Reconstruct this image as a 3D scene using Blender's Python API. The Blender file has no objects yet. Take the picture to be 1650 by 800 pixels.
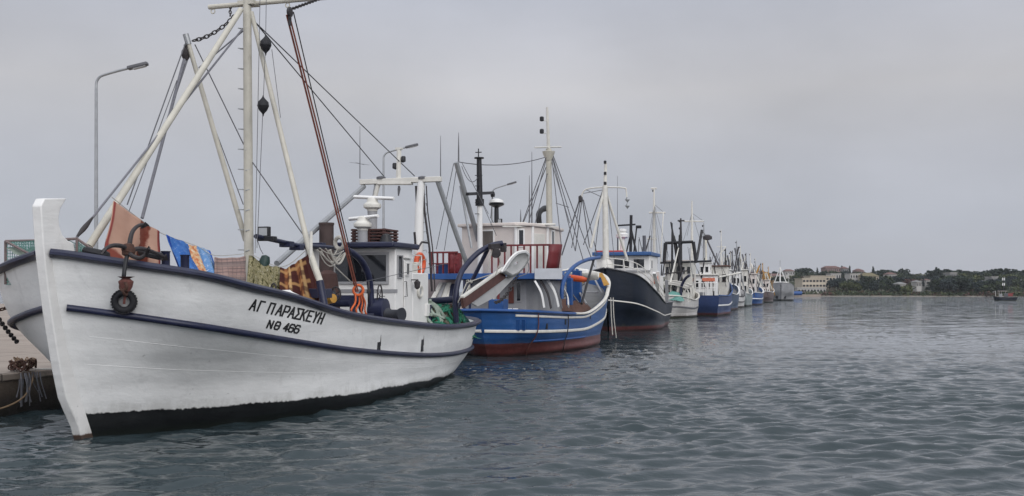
import bpy, bmesh, math, random
import numpy as np
from mathutils import Vector, Matrix, noise as mnoise
R = math.radians
random.seed(7)
S = bpy.context.scene
COL = S.collection
# ------------------------------------------------------------------ camera
F, CX, YH, EYE = 1700.0, 825.0, 470.0, 2.5          # focal length, centre column and horizon row (photo pixels), eye height (m)
cam = bpy.data.cameras.new('camera'); co = bpy.data.objects.new('camera', cam); COL.objects.link(co)
co.location = (0, 0, EYE); co.rotation_euler = (R(90), 0, 0)
cam.sensor_width = 36; cam.lens = 36 * F / 1650; cam.shift_y = (YH - 400) / 1650
cam.clip_start = .1; cam.clip_end = 20000
S.camera = co
# ------------------------------------------------------------------ sky, sun, exposure
SUN_EL, SUN_AZ = R(30), R(148)                       # azimuth clockwise from +Y (behind the viewer, to the right)
w = bpy.data.worlds.new('World'); S.world = w; w.use_nodes = True
nt = w.node_tree; N = nt.nodes; N.clear()
def nd(tree, typ, **kw):
    n = tree.nodes.new(typ)
    for k, v in kw.items(): setattr(n, k, v)
    return n
out = nd(nt, 'ShaderNodeOutputWorld'); bg = nd(nt, 'ShaderNodeBackground'); bg.inputs[1].default_value = .1
sky = nd(nt, 'ShaderNodeTexSky', sky_type='NISHITA', sun_disc=False)
sky.sun_elevation = SUN_EL; sky.sun_rotation = SUN_AZ
tc = nd(nt, 'ShaderNodeTexCoord'); sx = nd(nt, 'ShaderNodeSeparateXYZ'); nt.links.new(tc.outputs['Generated'], sx.inputs[0])
rp = nd(nt, 'ShaderNodeValToRGB'); nt.links.new(sx.outputs[2], rp.inputs[0])
el = rp.color_ramp.elements                          # grey overcast: dull and bluish low down, a paler warm band, brighter overhead
for i, (p, c) in enumerate([(0.0, (4.62, 4.78, 5.38)), (.06, (4.50, 4.68, 5.32)), (.12, (5.0, 5.08, 5.58)), (.185, (5.85, 5.76, 5.95)), (.27, (5.1, 5.26, 5.88)), (.55, (5.8, 6.1, 6.7)), (1, (11.5, 11.8, 12.5))]):
    e = el[i] if i < 2 else el.new(p)
    e.position = p; e.color = (*c, 1)
mp = nd(nt, 'ShaderNodeMapping'); mp.inputs['Scale'].default_value = (2.2, 2.2, 5.0); nt.links.new(tc.outputs['Generated'], mp.inputs[0])
nz = nd(nt, 'ShaderNodeTexNoise'); nz.inputs['Scale'].default_value = 1.5; nz.inputs['Detail'].default_value = 7; nz.inputs['Roughness'].default_value = .5
nt.links.new(mp.outputs[0], nz.inputs[0])
mr = nd(nt, 'ShaderNodeMapRange'); nt.links.new(nz.outputs[0], mr.inputs[0])
mr.inputs[1].default_value = .3; mr.inputs[2].default_value = .7; mr.inputs[3].default_value = .86; mr.inputs[4].default_value = 1.08
ml = nd(nt, 'ShaderNodeMix', data_type='RGBA', blend_type='MULTIPLY'); ml.inputs[0].default_value = 1
nt.links.new(rp.outputs[0], ml.inputs[6]); nt.links.new(mr.outputs[0], ml.inputs[7])
mx = nd(nt, 'ShaderNodeMix', data_type='RGBA'); mx.inputs[0].default_value = .93
br = nd(nt, 'ShaderNodeMapRange', interpolation_type='SMOOTHSTEP'); nt.links.new(sx.outputs[1], br.inputs[0])       # sky brightened behind the viewer, added to lift the light on the hull sides
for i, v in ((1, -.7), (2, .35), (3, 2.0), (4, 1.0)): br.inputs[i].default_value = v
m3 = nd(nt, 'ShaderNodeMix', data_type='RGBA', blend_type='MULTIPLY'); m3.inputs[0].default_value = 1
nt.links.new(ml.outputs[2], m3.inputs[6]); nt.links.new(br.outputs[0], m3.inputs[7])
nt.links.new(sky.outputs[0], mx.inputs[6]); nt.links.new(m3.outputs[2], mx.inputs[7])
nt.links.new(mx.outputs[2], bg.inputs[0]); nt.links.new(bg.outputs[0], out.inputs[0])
sl = bpy.data.lights.new('sun', 'SUN'); so = bpy.data.objects.new('sun', sl); COL.objects.link(so)
sl.energy = 1.2; sl.angle = R(40); sl.color = (1, .97, .93)
sd = Vector((math.sin(SUN_AZ) * math.cos(SUN_EL), math.cos(SUN_AZ) * math.cos(SUN_EL), math.sin(SUN_EL)))
so.rotation_euler = sd.to_track_quat('Z', 'Y').to_euler()
S.view_settings.view_transform = 'Standard'; S.view_settings.look = 'None'
S.view_settings.exposure = 0; S.view_settings.gamma = 1; S.view_settings.use_curve_mapping = False
S.render.engine = 'CYCLES'; S.cycles.max_bounces = 6; S.cycles.use_denoising = True

# ------------------------------------------------------------------ materials
MATS = {}
def principled(name, rough=.5, metal=0, spec=.4):
    m = bpy.data.materials.new(name); m.use_nodes = True
    t = m.node_tree; p = t.nodes['Principled BSDF']
    p.inputs['Roughness'].default_value = rough; p.inputs['Metallic'].default_value = metal; p.inputs['Specular IOR Level'].default_value = spec
    return m, t, p
def ramp(t, src, stops, interp='LINEAR'):
    r = nd(t, 'ShaderNodeValToRGB'); t.links.new(src, r.inputs[0]); e = r.color_ramp.elements; r.color_ramp.interpolation = interp
    for i, (p, c) in enumerate(stops):
        q = e[i] if i < 2 else e.new(p)
        q.position = p; q.color = (*c, 1)
    return r.outputs[0]
def noise(t, vec, scale, detail=5, rough=.6, stretch=None):
    if stretch:
        m = nd(t, 'ShaderNodeMapping'); m.inputs['Scale'].default_value = stretch; t.links.new(vec, m.inputs[0]); vec = m.outputs[0]
    n = nd(t, 'ShaderNodeTexNoise'); n.inputs['Scale'].default_value = scale; n.inputs['Detail'].default_value = detail; n.inputs['Roughness'].default_value = rough
    t.links.new(vec, n.inputs['Vector']); return n.outputs['Fac']
def mixc(t, fac, a, b, mode='MIX'):
    m = nd(t, 'ShaderNodeMix', data_type='RGBA', blend_type=mode)
    for sock, v in ((m.inputs[0], fac), (m.inputs[6], a), (m.inputs[7], b)):
        if isinstance(v, (int, float)): sock.default_value = v
        elif isinstance(v, tuple): sock.default_value = (*v, 1)
        else: t.links.new(v, sock)
    return m.outputs[2]
def math_(t, op, a, b=0.0):
    m = nd(t, 'ShaderNodeMath', operation=op)
    for i, v in enumerate((a, b)):
        if isinstance(v, (int, float)): m.inputs[i].default_value = v
        else: t.links.new(v, m.inputs[i])
    return m.outputs[0]
def bump(t, p, h, strength=.3, dist=.02):
    b = nd(t, 'ShaderNodeBump'); b.inputs['Strength'].default_value = strength; b.inputs['Distance'].default_value = dist
    t.links.new(h, b.inputs['Height']); t.links.new(b.outputs[0], p.inputs['Normal'])
def mat(name, col, rough=.5, var=.22, scale=3.0, metal=0, wear=None, wamt=.38, bmp=.25, bscale=30, spec=.4, stretch=None):
    """painted / weathered surface: tone that drifts, patches of a second wear colour, fine unevenness"""
    if name in MATS: return MATS[name]
    m, t, p = principled(name, rough, metal, spec)
    o = nd(t, 'ShaderNodeTexCoord').outputs['Object']
    n1 = noise(t, o, scale, 6, .65, stretch)
    c = ramp(t, n1, [(.25, tuple(x * (1 - var) for x in col)), (.75, tuple(min(1, x * (1 + var)) for x in col))])
    if wear:
        n2 = noise(t, o, scale * 2.3, 8, .75, stretch)
        c = mixc(t, ramp(t, n2, [(1 - wamt - .04, (0, 0, 0)), (1 - wamt + .06, (1, 1, 1))]), c, wear)
    t.links.new(c, p.inputs['Base Color'])
    if bmp: bump(t, p, noise(t, o, bscale, 4), bmp, .012)
    MATS[name] = m; return m
def hull_mat(name, top, bottom, zb, slope=0.0, rust=.5, edge=.05, scum=(.05, .06, .04), wash=.12, plank=0.0):
    """hull paint above an uneven boot line, antifouling below, weed at the waterline, scuffs and rust weeps"""
    m, t, p = principled(name, .42)
    o = nd(t, 'ShaderNodeTexCoord').outputs['Object']
    s = nd(t, 'ShaderNodeSeparateXYZ'); t.links.new(o, s.inputs[0]); z = s.outputs[2]; y = s.outputs[1]
    n1 = noise(t, o, 1.1, 7, .6)
    c = ramp(t, n1, [(.3, tuple(x * (1 - wash) for x in top)), (.7, tuple(min(1, x * (1 + wash * .6)) for x in top))])
    sc = ramp(t, noise(t, o, 2.2, 8, .7, (1, 1, .8)), [(.56, (0, 0, 0)), (.66, (.7, .7, .7))])
    c = mixc(t, sc, c, tuple(min(1, x * .80 + .012) for x in top) if max(top) > .5 else tuple(x * 1.15 + (.018 if max(top) > .05 else .005) for x in top))
    sp = ramp(t, noise(t, o, 19, 3, .6, (.55, .55, 1)), [(.69, (0, 0, 0)), (.73, (.75, .75, .75))])
    c = mixc(t, sp, c, tuple(x * .5 + .02 for x in top))
    pt_ = ramp(t, noise(t, o, .8, 3, .5, (1, .6, 1)), [(.5, (0, 0, 0)), (.56, (.32, .32, .32))]); c = mixc(t, pt_, c, tuple(x * .86 for x in top))
    st = ramp(t, noise(t, o, 3.0, 6, .7, (1.6, 1.6, .12)), [(.64, (0, 0, 0)), (.78, (rust, rust, rust))])
    c = mixc(t, st, c, tuple(x * .55 + y_ * .45 for x, y_ in zip(top, (.20, .12, .06))))
    ed = math_(t, 'ADD', math_(t, 'MULTIPLY', math_(t, 'SUBTRACT', noise(t, o, 13.0, 4, .7, (1, 1, .8)), .5), edge * 2.2), math_(t, 'MULTIPLY', math_(t, 'SUBTRACT', noise(t, o, 1.1, 2, .5), .5), edge * 3))
    lim = math_(t, 'ADD', math_(t, 'MULTIPLY', y, slope), zb)
    d = math_(t, 'SUBTRACT', math_(t, 'ADD', z, ed), lim)
    below = ramp(t, math_(t, 'ADD', math_(t, 'MULTIPLY', d, 40.0), .5), [(0, (1, 1, 1)), (1, (0, 0, 0))])
    bc = ramp(t, noise(t, o, 4, 7, .7), [(.3, tuple(x * .7 for x in bottom)), (.7, tuple(x * 1.35 + .003 for x in bottom))])
    wl = ramp(t, math_(t, 'ADD', math_(t, 'MULTIPLY', z, 4.0), math_(t, 'MULTIPLY', noise(t, o, 6, 5), .8)), [(.55, (.8, .8, .8)), (.95, (0, 0, 0))])
    bc = mixc(t, wl, bc, scum)
    fo = ramp(t, math_(t, 'SUBTRACT', math_(t, 'MULTIPLY', noise(t, o, 2.6, 5, .7, (1, 1, .4)), 1.5), math_(t, 'MULTIPLY', d, 2.2)), [(.42, (0, 0, 0)), (.75, (.5, .5, .5))]); c = mixc(t, fo, c, tuple(x * .55 + y_ * .3 for x, y_ in zip(top, (.16, .15, .09))))
    t.links.new(mixc(t, below, c, bc), p.inputs['Base Color'])
    h = math_(t, 'ADD', noise(t, o, 1.6, 5, .55, (1, .35, 1.6)), math_(t, 'MULTIPLY', noise(t, o, 7, 6, .6, (1, .5, 1)), .22))
    if plank:
        wv = nd(t, 'ShaderNodeTexWave', wave_type='BANDS', bands_direction='Z'); wv.inputs['Scale'].default_value = plank
        wv.inputs['Distortion'].default_value = .6; t.links.new(o, wv.inputs[0])
        h = math_(t, 'ADD', h, math_(t, 'MULTIPLY', wv.outputs['Fac'], .25))
    bump(t, p, h, .55, .045)
    MATS[name] = m; return m
def uv_mat(name, build, rough=.9):
    m, t, p = principled(name, rough, 0, .1)
    uv = nd(t, 'ShaderNodeUVMap').outputs[0]
    s = nd(t, 'ShaderNodeSeparateXYZ'); t.links.new(uv, s.inputs[0])
    t.links.new(build(t, uv, s.outputs[0], s.outputs[1]), p.inputs['Base Color'])
    bump(t, p, noise(t, uv, 90, 3), .35, .006)
    return m
def step(t, v, a, b=None, soft=.01):
    """1 where v > a (and < b)"""
    r = [(max(0, a - soft), (0, 0, 0)), (a + soft, (1, 1, 1))]
    if b is not None: r += [(b - soft, (1, 1, 1)), (min(1, b + soft), (0, 0, 0))]
    return ramp(t, v, r)

WHITE = mat('white_paint', (.74, .73, .71), .42, .08, 2.0, wear=(.50, .46, .40), wamt=.20, bscale=14)
OLDWHITE = mat('aged_white_paint', (.62, .60, .55), .5, .14, 3.0, wear=(.36, .29, .21), wamt=.26)
PINKWHITE = mat('chalky_house_paint', (.60, .54, .50), .55, .08, 1.4, wear=(.42, .36, .34), wamt=.24, bscale=10)
CREAM = mat('cream_mast_paint', (.49, .465, .40), .5, .14, 4.0, wear=(.32, .26, .18), wamt=.28)
NAVY = mat('navy_paint', (.014, .017, .045), .38, .35, 3.0, wear=(.05, .055, .085), wamt=.30)
BLUE = mat('bright_blue_paint', (.018, .072, .23), .42, .25, 2.5, wear=(.06, .13, .30), wamt=.28)
RED = mat('red_rail_paint', (.14, .018, .022), .45, .25, 3.0, wear=(.13, .03, .03), wamt=.3)
BLACK = mat('black_paint', (.012, .012, .015), .45, .3, 4.0, wear=(.04, .035, .035), wamt=.25)
RUBBER = mat('black_rubber', (.016, .016, .019), .7, .3, 12.0, wear=(.06, .055, .05), wamt=.25)
RUST = mat('rusty_iron', (.065, .030, .021), .8, .4, 12.0, wear=(.03, .018, .015), wamt=.4, bmp=.6)
DARKIRON = mat('dark_iron', (.035, .030, .032), .6, .35, 8.0, wear=(.09, .04, .025), wamt=.3, bmp=.4)
STEEL = mat('galvanised_steel', (.33, .34, .35), .45, .16, 5.0, .5, wear=(.22, .18, .14), wamt=.25)
GREYP = mat('grey_paint', (.30, .30, .31), .5, .16, 2.2, wear=(.18, .16, .14), wamt=.26)
DARKGREY = mat('dark_grey_paint', (.11, .11, .12), .5, .2, 3.0, wear=(.06, .05, .05), wamt=.3)
WIRE = mat('wire_rope', (.10, .10, .11), .6, .2, 10, bmp=0)
PALEROPE = mat('pale_rope', (.42, .40, .36), .9, .2, 20)
GREYROPE = mat('grey_rope', (.17, .17, .19), .9, .2, 20)
REDROPE = mat('red_rope', (.23, .075, .052), .9, .25, 9)
ORANGE = mat('orange_rope', (.58, .12, .035), .85, .2, 9)
ORANGEP = mat('orange_plastic', (.66, .10, .03), .45, .12, 6, bmp=.1)
BROWNW = mat('brown_wood', (.085, .04, .035), .7, .35, 5, wear=(.16, .10, .08), wamt=.3, stretch=(1, 1, 1))
TANW = mat('tan_wood', (.25, .17, .10), .75, .3, 5, wear=(.10, .06, .04), wamt=.3)
YELLOW = mat('yellow_ochre_paint', (.42, .22, .04), .6, .2, 4)
EXH = mat('sooty_brown_steel', (.055, .036, .033), .7, .3, 4, wear=(.11, .05, .035), wamt=.3)
DECK = mat('grey_deck_paint', (.16, .16, .16), .7, .25, 2)
def glass_mat():
    m, t, p = principled('dark_window_glass', .06, 0, .5)
    p.inputs['Base Color'].default_value = (.010, .012, .016, 1); MATS['glass'] = m; return m
GLASS = glass_mat()
LENS = mat('lamp_lens', (.35, .36, .37), .15, .1, 5, bmp=0)
GREENNET = mat('green_netting', (.028, .17, .105), .9, .45, 9, bmp=.8, bscale=55)
DULLNET = mat('dull_beige_netting', (.29, .25, .19), .95, .35, 8, bmp=.8, bscale=55)
GREYNET = mat('pale_grey_green_netting', (.27, .32, .27), .95, .3, 8, bmp=.8, bscale=55)
TERRA = mat('terracotta_net', (.12, .065, .05), .95, .3, 8, bmp=.8, bscale=55)
TEALNET = mat('teal_netting', (.11, .25, .22), .9, .35, 9)

# ------------------------------------------------------------------ mesh building
def v3(p): return Vector((p[0], p[1], p[2]))
class MB:
    def __init__(self): self.v = []; self.f = []
    def add(self, vs, fs):
        o = len(self.v); self.v += [tuple(p) for p in vs]; self.f += [tuple(i + o for i in f) for f in fs]; return self
    def box(self, c, d, rot=None):
        c = v3(c); h = [x / 2 for x in d]
        vs = [Vector((sx_ * h[0], sy_ * h[1], sz_ * h[2])) for sx_ in (-1, 1) for sy_ in (-1, 1) for sz_ in (-1, 1)]
        if rot is not None: vs = [rot @ p for p in vs]
        return self.add([p + c for p in vs], [(0, 1, 3, 2), (4, 6, 7, 5), (0, 4, 5, 1), (2, 3, 7, 6), (0, 2, 6, 4), (1, 5, 7, 3)])
    def beam(self, a, b, wd, th, up=(0, 0, 1)):
        a, b = v3(a), v3(b); d = b - a; y = d.normalized(); x = y.cross(Vector(up))
        if x.length < 1e-4: x = y.cross(Vector((1, 0, 0)))
        x.normalize(); z = x.cross(y)
        return self.box((a + b) / 2, (wd, d.length, th), Matrix((x, y, z)).transposed())
    def tube(self, pts, r, n=8, closed=False):
        P = [v3(p) for p in pts]; m = len(P)
        rr = list(r) if isinstance(r, (list, tuple)) else [r] * m
        T = []
        for i in range(m):
            a = P[i - 1] if (i or closed) else P[i]; b = P[(i + 1) % m] if (i < m - 1 or closed) else P[i]
            t = b - a; T.append(t.normalized() if t.length > 1e-9 else Vector((0, 0, 1)))
        u = T[0].orthogonal().normalized(); vs = []; fs = []
        for i in range(m):
            u = (u - T[i] * u.dot(T[i])); u = u.normalized() if u.length > 1e-6 else T[i].orthogonal().normalized()
            w_ = T[i].cross(u)
            for k in range(n):
                a = 2 * math.pi * k / n; vs.append(P[i] + (u * math.cos(a) + w_ * math.sin(a)) * rr[i])
        for i in range(m if closed else m - 1):
            j = (i + 1) % m
            for k in range(n): fs.append((i * n + k, i * n + (k + 1) % n, j * n + (k + 1) % n, j * n + k))
        if not closed: fs += [tuple(range(n - 1, -1, -1)), tuple(range((m - 1) * n, m * n))]
        return self.add(vs, fs)
    def sweep(self, pts, wd, th, up=(0, 0, 1), k=.35):
        """rounded bar along a path, wd across, th along up"""
        P = [v3(p) for p in pts]; m = len(P); up = Vector(up); vs = []; fs = []
        sec = [(-.5, -.5 + k), (-.5 + k, -.5), (.5 - k, -.5), (.5, -.5 + k), (.5, .5 - k), (.5 - k, .5), (-.5 + k, .5), (-.5, .5 - k)]
        for i in range(m):
            t = (P[min(i + 1, m - 1)] - P[max(i - 1, 0)]); x = t.cross(up)
            x = x.normalized() if x.length > 1e-6 else Vector((1, 0, 0))
            z = x.cross(t).normalized()
            for a, b in sec: vs.append(P[i] + x * a * wd + z * b * th)
        n = 8
        for i in range(m - 1):
            for q in range(n): fs.append((i * n + q, i * n + (q + 1) % n, (i + 1) * n + (q + 1) % n, (i + 1) * n + q))
        fs += [tuple(range(n - 1, -1, -1)), tuple(range((m - 1) * n, m * n))]
        return self.add(vs, fs)
    def lathe(self, c, prof, axis=(0, 0, 1), n=16):
        c = v3(c); z = Vector(axis).normalized(); x = z.orthogonal().normalized(); y = z.cross(x); vs = []; fs = []
        for r, h in prof:
            for k in range(n):
                a = 2 * math.pi * k / n; vs.append(c + z * h + (x * math.cos(a) + y * math.sin(a)) * max(r, 1e-4))
        for i in range(len(prof) - 1):
            for k in range(n): fs.append((i * n + k, i * n + (k + 1) % n, (i + 1) * n + (k + 1) % n, (i + 1) * n + k))
        fs += [tuple(range(n - 1, -1, -1)), tuple(range((len(prof) - 1) * n, len(prof) * n))]
        return self.add(vs, fs)
    def torus(self, c, r1, r2, axis=(0, 0, 1), n=28, m=10, flat=1.0):
        c = v3(c); z = Vector(axis).normalized(); x = z.orthogonal().normalized(); y = z.cross(x); vs = []; fs = []
        for i in range(n):
            a = 2 * math.pi * i / n; d = x * math.cos(a) + y * math.sin(a)
            for k in range(m):
                b = 2 * math.pi * k / m; vs.append(c + d * (r1 + r2 * math.cos(b)) + z * r2 * flat * math.sin(b))
        for i in range(n):
            for k in range(m): fs.append((i * m + k, i * m + (k + 1) % m, ((i + 1) % n) * m + (k + 1) % m, ((i + 1) % n) * m + k))
        return self.add(vs, fs)
    def prism(self, poly, vec):
        vec = v3(vec); P = [v3(p) for p in poly]; n = len(P)
        return self.add(P + [p + vec for p in P], [tuple(range(n)), tuple(range(2 * n - 1, n - 1, -1))] + [(i, i + n, (i + 1) % n + n, (i + 1) % n) for i in range(n)])
    def plan(self, poly, z0, z1): return self.prism([(x, y, z0) for x, y in poly], (0, 0, z1 - z0))
    def grid(self, rows):
        n = len(rows[0]); vs = [p for r in rows for p in r]
        return self.add(vs, [(i * n + k, i * n + k + 1, (i + 1) * n + k + 1, (i + 1) * n + k) for i in range(len(rows) - 1) for k in range(n - 1)])
    def mesh(self, name, off=None, smooth=35, doubles=False):
        me = bpy.data.meshes.new(name)
        vs = self.v if off is None else [(p[0] - off[0], p[1] - off[1], p[2] - off[2]) for p in self.v]
        me.from_pydata(vs, [], self.f)
        b = bmesh.new(); b.from_mesh(me)
        if doubles: bmesh.ops.remove_doubles(b, verts=b.verts, dist=1e-4)
        bmesh.ops.recalc_face_normals(b, faces=b.faces); b.to_mesh(me); b.free()
        if smooth: me.shade_smooth(); me.set_sharp_from_angle(angle=R(smooth))
        return me
BASE = {}
def part(name, mb, m, parent=None, smooth=35, bevel=0, doubles=False):
    """one mesh object; children share the frame of the thing they belong to"""
    off = BASE.get(parent.name) if parent is not None else None
    o = bpy.data.objects.new(name, mb.mesh(name, off, smooth, doubles)); COL.objects.link(o)
    o.data.materials.append(m)
    if parent is not None: o.parent = parent; BASE[o.name] = off
    if bevel:
        bv = o.modifiers.new('bevel', 'BEVEL'); bv.width = bevel; bv.segments = 2; bv.limit_method = 'ANGLE'
    return o
def tag(o, label=None, cat=None, group=None, kind=None):
    for k, v in (('label', label), ('category', cat), ('group', group), ('kind', kind)):
        if v: o[k] = v
    return o
ORG = Vector((-7.61, 17.13, 0)); TH = R(16)          # the row of boats lies along this line
def row(S_, c): return Vector((ORG.x + S_ * math.sin(TH) + c * math.cos(TH), ORG.y + S_ * math.cos(TH) - c * math.sin(TH), 0))
class Frame:
    """a local frame: x across (to the right seen from its origin), y along, z up; L() finds the local point on a plane along a line of sight"""
    def __init__(self, org, th): self.o = Vector(org); self.th = th; self.M = Matrix.Translation(self.o) @ Matrix.Rotation(-th, 4, 'Z'); self.I = self.M.inverted()
    def L(self, px, py, x=None, s=None, z=None):
        d = self.I.to_3x3() @ Vector(((px - CX) / F, 1, (YH - py) / F)); o = self.I @ Vector((0, 0, EYE))
        t = (x - o.x) / d.x if x is not None else (s - o.y) / d.y if s is not None else (z - o.z) / d.z
        return o + d * t
    def wall(self, px, py, a, b):
        d = self.I.to_3x3() @ Vector(((px - CX) / F, 1, (YH - py) / F)); o = self.I @ Vector((0, 0, EYE))
        n = Vector((-(b[1] - a[1]), b[0] - a[0], 0)); t = (Vector((a[0], a[1], 0)) - o).dot(n) / d.dot(n); return o + d * t
    def pj(self, p):
        q = self.M @ v3(p); return CX + F * q.x / q.y, YH - F * (q.z - EYE) / q.y
    def thing(self, name, label, cat, base, group=None):
        e = bpy.data.objects.new(name, None); COL.objects.link(e); e.empty_display_size = .3
        e.location = self.M @ v3(base); e.rotation_euler = (0, 0, -self.th); BASE[e.name] = v3(base)
        return tag(e, label, cat, group)
    def single(self, name, mb, m, label, cat, group=None, smooth=35, bevel=0):
        vs = np.array(mb.v); b = (float(vs[:, 0].mean()), float(vs[:, 1].mean()), float(vs[:, 2].min()))
        o = bpy.data.objects.new(name, mb.mesh(name, b, smooth)); COL.objects.link(o); o.data.materials.append(m)
        o.location = self.M @ v3(b); o.rotation_euler = (0, 0, -self.th)
        if bevel:
            bv = o.modifiers.new('bevel', 'BEVEL'); bv.width = bevel; bv.segments = 2; bv.limit_method = 'ANGLE'
        return tag(o, label, cat, group)
def lerp(a, b, t): return v3(a) * (1 - t) + v3(b) * t
def sagged(a, b, sag, n=12): return [lerp(a, b, i / n) - Vector((0, 0, sag * 4 * (i / n) * (1 - i / n))) for i in range(n + 1)]
def curve(pts, n=8):
    """Catmull-Rom through points"""
    P = [v3(p) for p in pts]; P = [P[0] * 2 - P[1]] + P + [P[-1] * 2 - P[-2]]; o = []
    for i in range(1, len(P) - 2):
        for k in range(n):
            t = k / n; a, b, c, d = P[i - 1:i + 3]
            o.append(.5 * ((2 * b) + (c - a) * t + (2 * a - 5 * b + 4 * c - d) * t * t + (3 * b - a - 3 * c + d) * t ** 3))
    return o + [P[-2]]
def chain(mb, a, b, sag=0, link=.11, r=.012):
    L_ = (v3(b) - v3(a)).length; n = max(2, int(L_ / (link * .72))); P = sagged(a, b, sag, n)
    for i in range(n):
        d = (P[i + 1] - P[i]).normalized(); u = d.orthogonal().normalized()
        if i % 2: u = d.cross(u)
        c = (P[i] + P[i + 1]) / 2; vs = []
        for k in range(10):
            t = 2 * math.pi * k / 10; vs.append(c + d * math.cos(t) * link * .5 + u * math.sin(t) * link * .3)
        mb.tube(vs, r, 5, True)

# ------------------------------------------------------------------ hulls
def crn(A, n):
    A = np.asarray(A, float); P = np.concatenate([2 * A[:1] - A[1:2], A, 2 * A[-1:] - A[-2:-1]]); u = np.linspace(0, len(A) - 1, n)
    i = np.minimum(u.astype(int), len(A) - 2); t = (u - i).reshape((-1,) + (1,) * (A.ndim - 1)); a, b, c, d = P[i], P[i + 1], P[i + 2], P[i + 3]
    return .5 * (2 * b + (c - a) * t + (2 * a - 5 * b + 4 * c - d) * t ** 2 + (3 * b - a - 3 * c + d) * t ** 3)
class Hull:
    def __init__(self, levels, nu=92, sub=5):
        C = np.stack([crn(l, nu) for l in levels]); self.nl = len(levels)
        self.G = crn(C, (self.nl - 1) * sub + 1); self.G[:, :, 1] = np.maximum(self.G[:, :, 1], 0)
        self.nv, self.nu = self.G.shape[:2]
    def pt(self, u, v, side=1, off=0):
        a = min(max(u, 0), 1) * (self.nu - 1); b = min(max(v, 0), 1) * (self.nv - 1); i = min(int(a), self.nu - 2); j = min(int(b), self.nv - 2); s, t = a - i, b - j; G = self.G
        p = (G[j, i] * (1 - s) + G[j, i + 1] * s) * (1 - t) + (G[j + 1, i] * (1 - s) + G[j + 1, i + 1] * s) * t
        q = Vector((p[1] * side, p[0], p[2]))
        return q + self.nrm(u, v, side) * off if off else q
    def nrm(self, u, v, side=1):
        e = .006; a = self.pt(min(u + e, 1), v, side) - self.pt(max(u - e, 0), v, side); b = self.pt(u, min(v + .03, 1), side) - self.pt(u, max(v - .03, 0), side)
        n = a.cross(b); n = n.normalized() if n.length > 1e-9 else Vector((side, 0, 0))
        if n.x * side < 0 and abs(n.x) > .05: n = -n
        return n
    def hit(self, fr, px, py, side=1, u=.3, v=.12):
        best = (1e9, u, v)
        for i in range(0, self.nu, 2):
            for j in range(0, self.nv):
                q = self.pt(i / (self.nu - 1), j / (self.nv - 1), side); X, Y = fr.pj(q); d = (X - px) ** 2 + (Y - py) ** 2
                if d < best[0]: best = (d, i / (self.nu - 1), j / (self.nv - 1))
        return self.refine(fr, px, py, side, best[1], best[2])
    def refine(self, fr, px, py, side, u, v):
        for _ in range(8):
            e = 1e-3; a = fr.pj(self.pt(u, v, side)); b = fr.pj(self.pt(u + e, v, side)); c = fr.pj(self.pt(u, v + e, side))
            J = np.array([[b[0] - a[0], c[0] - a[0]], [b[1] - a[1], c[1] - a[1]]]) / e
            try: d = np.linalg.solve(J, np.array([px - a[0], py - a[1]]))
            except Exception: break
            u += float(np.clip(d[0], -.03, .03)); v += float(np.clip(d[1], -.06, .06)); u = min(max(u, 0), 1); v = min(max(v, 0), 1)
        return u, v
    def shell(self, bulwark=.7, thick=.1, u0=0):
        m = MB(); G = self.G
        for sd_ in (1, -1): m.grid([[(p[1] * sd_, p[0], p[2]) for p in r] for r in G])
        if G[0, -1, 1] > .05:                              # flat transom
            m.grid([[(G[j, -1, 1] * s_, G[j, -1, 0], G[j, -1, 2]) for s_ in (1, .5, 0, -.5, -1)] for j in range(self.nv)])
        for sd_ in (1, -1):
            rows = []
            for k in (0, .5, 1):
                r = []
                for i in range(self.nu):
                    s_, b_ = self.in_at(i, G[0, i, 2] - k * bulwark, thick); r.append((b_ * sd_, s_, G[0, i, 2] - k * bulwark + .002))
                rows.append(r)
            m.grid(rows)
        return m
    def in_at(self, i, z, thick):
        c = self.G[:, i]; k = int(np.argmax(c[:, 2] <= z)) if (c[:, 2] <= z).any() else self.nv - 1; k = max(k, 1); a, b = c[k - 1], c[k]; t = (a[2] - z) / max(a[2] - b[2], 1e-6); t = min(max(t, 0), 1)
        p = a * (1 - t) + b * t; L_ = self.G[0, -1, 0]; e = thick * min(1, p[1] / .4); return p[0] + (e if i < 6 else -e if i > self.nu - 6 else 0), max(p[1] - thick, 0.0)
    def deck(self, bulwark=.7, thick=.1):
        m = MB(); rows = []
        for i in range(self.nu):
            z = self.G[0, i, 2] - bulwark; s_, b = self.in_at(i, z, thick * .6); rows.append([(b * q, s_, z + .02 + .05 * (1 - q * q)) for q in (-1, -.5, 0, .5, 1)])
        return m.grid(rows)
    def line(self, v, side=1, off=0, u0=0, u1=1, n=110): return [self.pt(u0 + (u1 - u0) * i / (n - 1), v, side, off) for i in range(n)]
    def loop(self, v, off=0, u0=0, transom=False):
        a = self.line(v, 1, off, u0); b = self.line(v, -1, off, u0)[::-1]
        return a + (b if not transom else b)
HS = [.008, .016, .033, .067, .124, .2, .32, .52, .67, .806, .887, .935, .978, 1]
HB = [.03, .15, .38, .70, .86, .935, 1, .985, .93, .855, .77, .64, .38, 0]
WB = [.02, .05, .14, .30, .50, .72, .92, .94, .83, .68, .52, .38, .22, 0]
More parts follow.
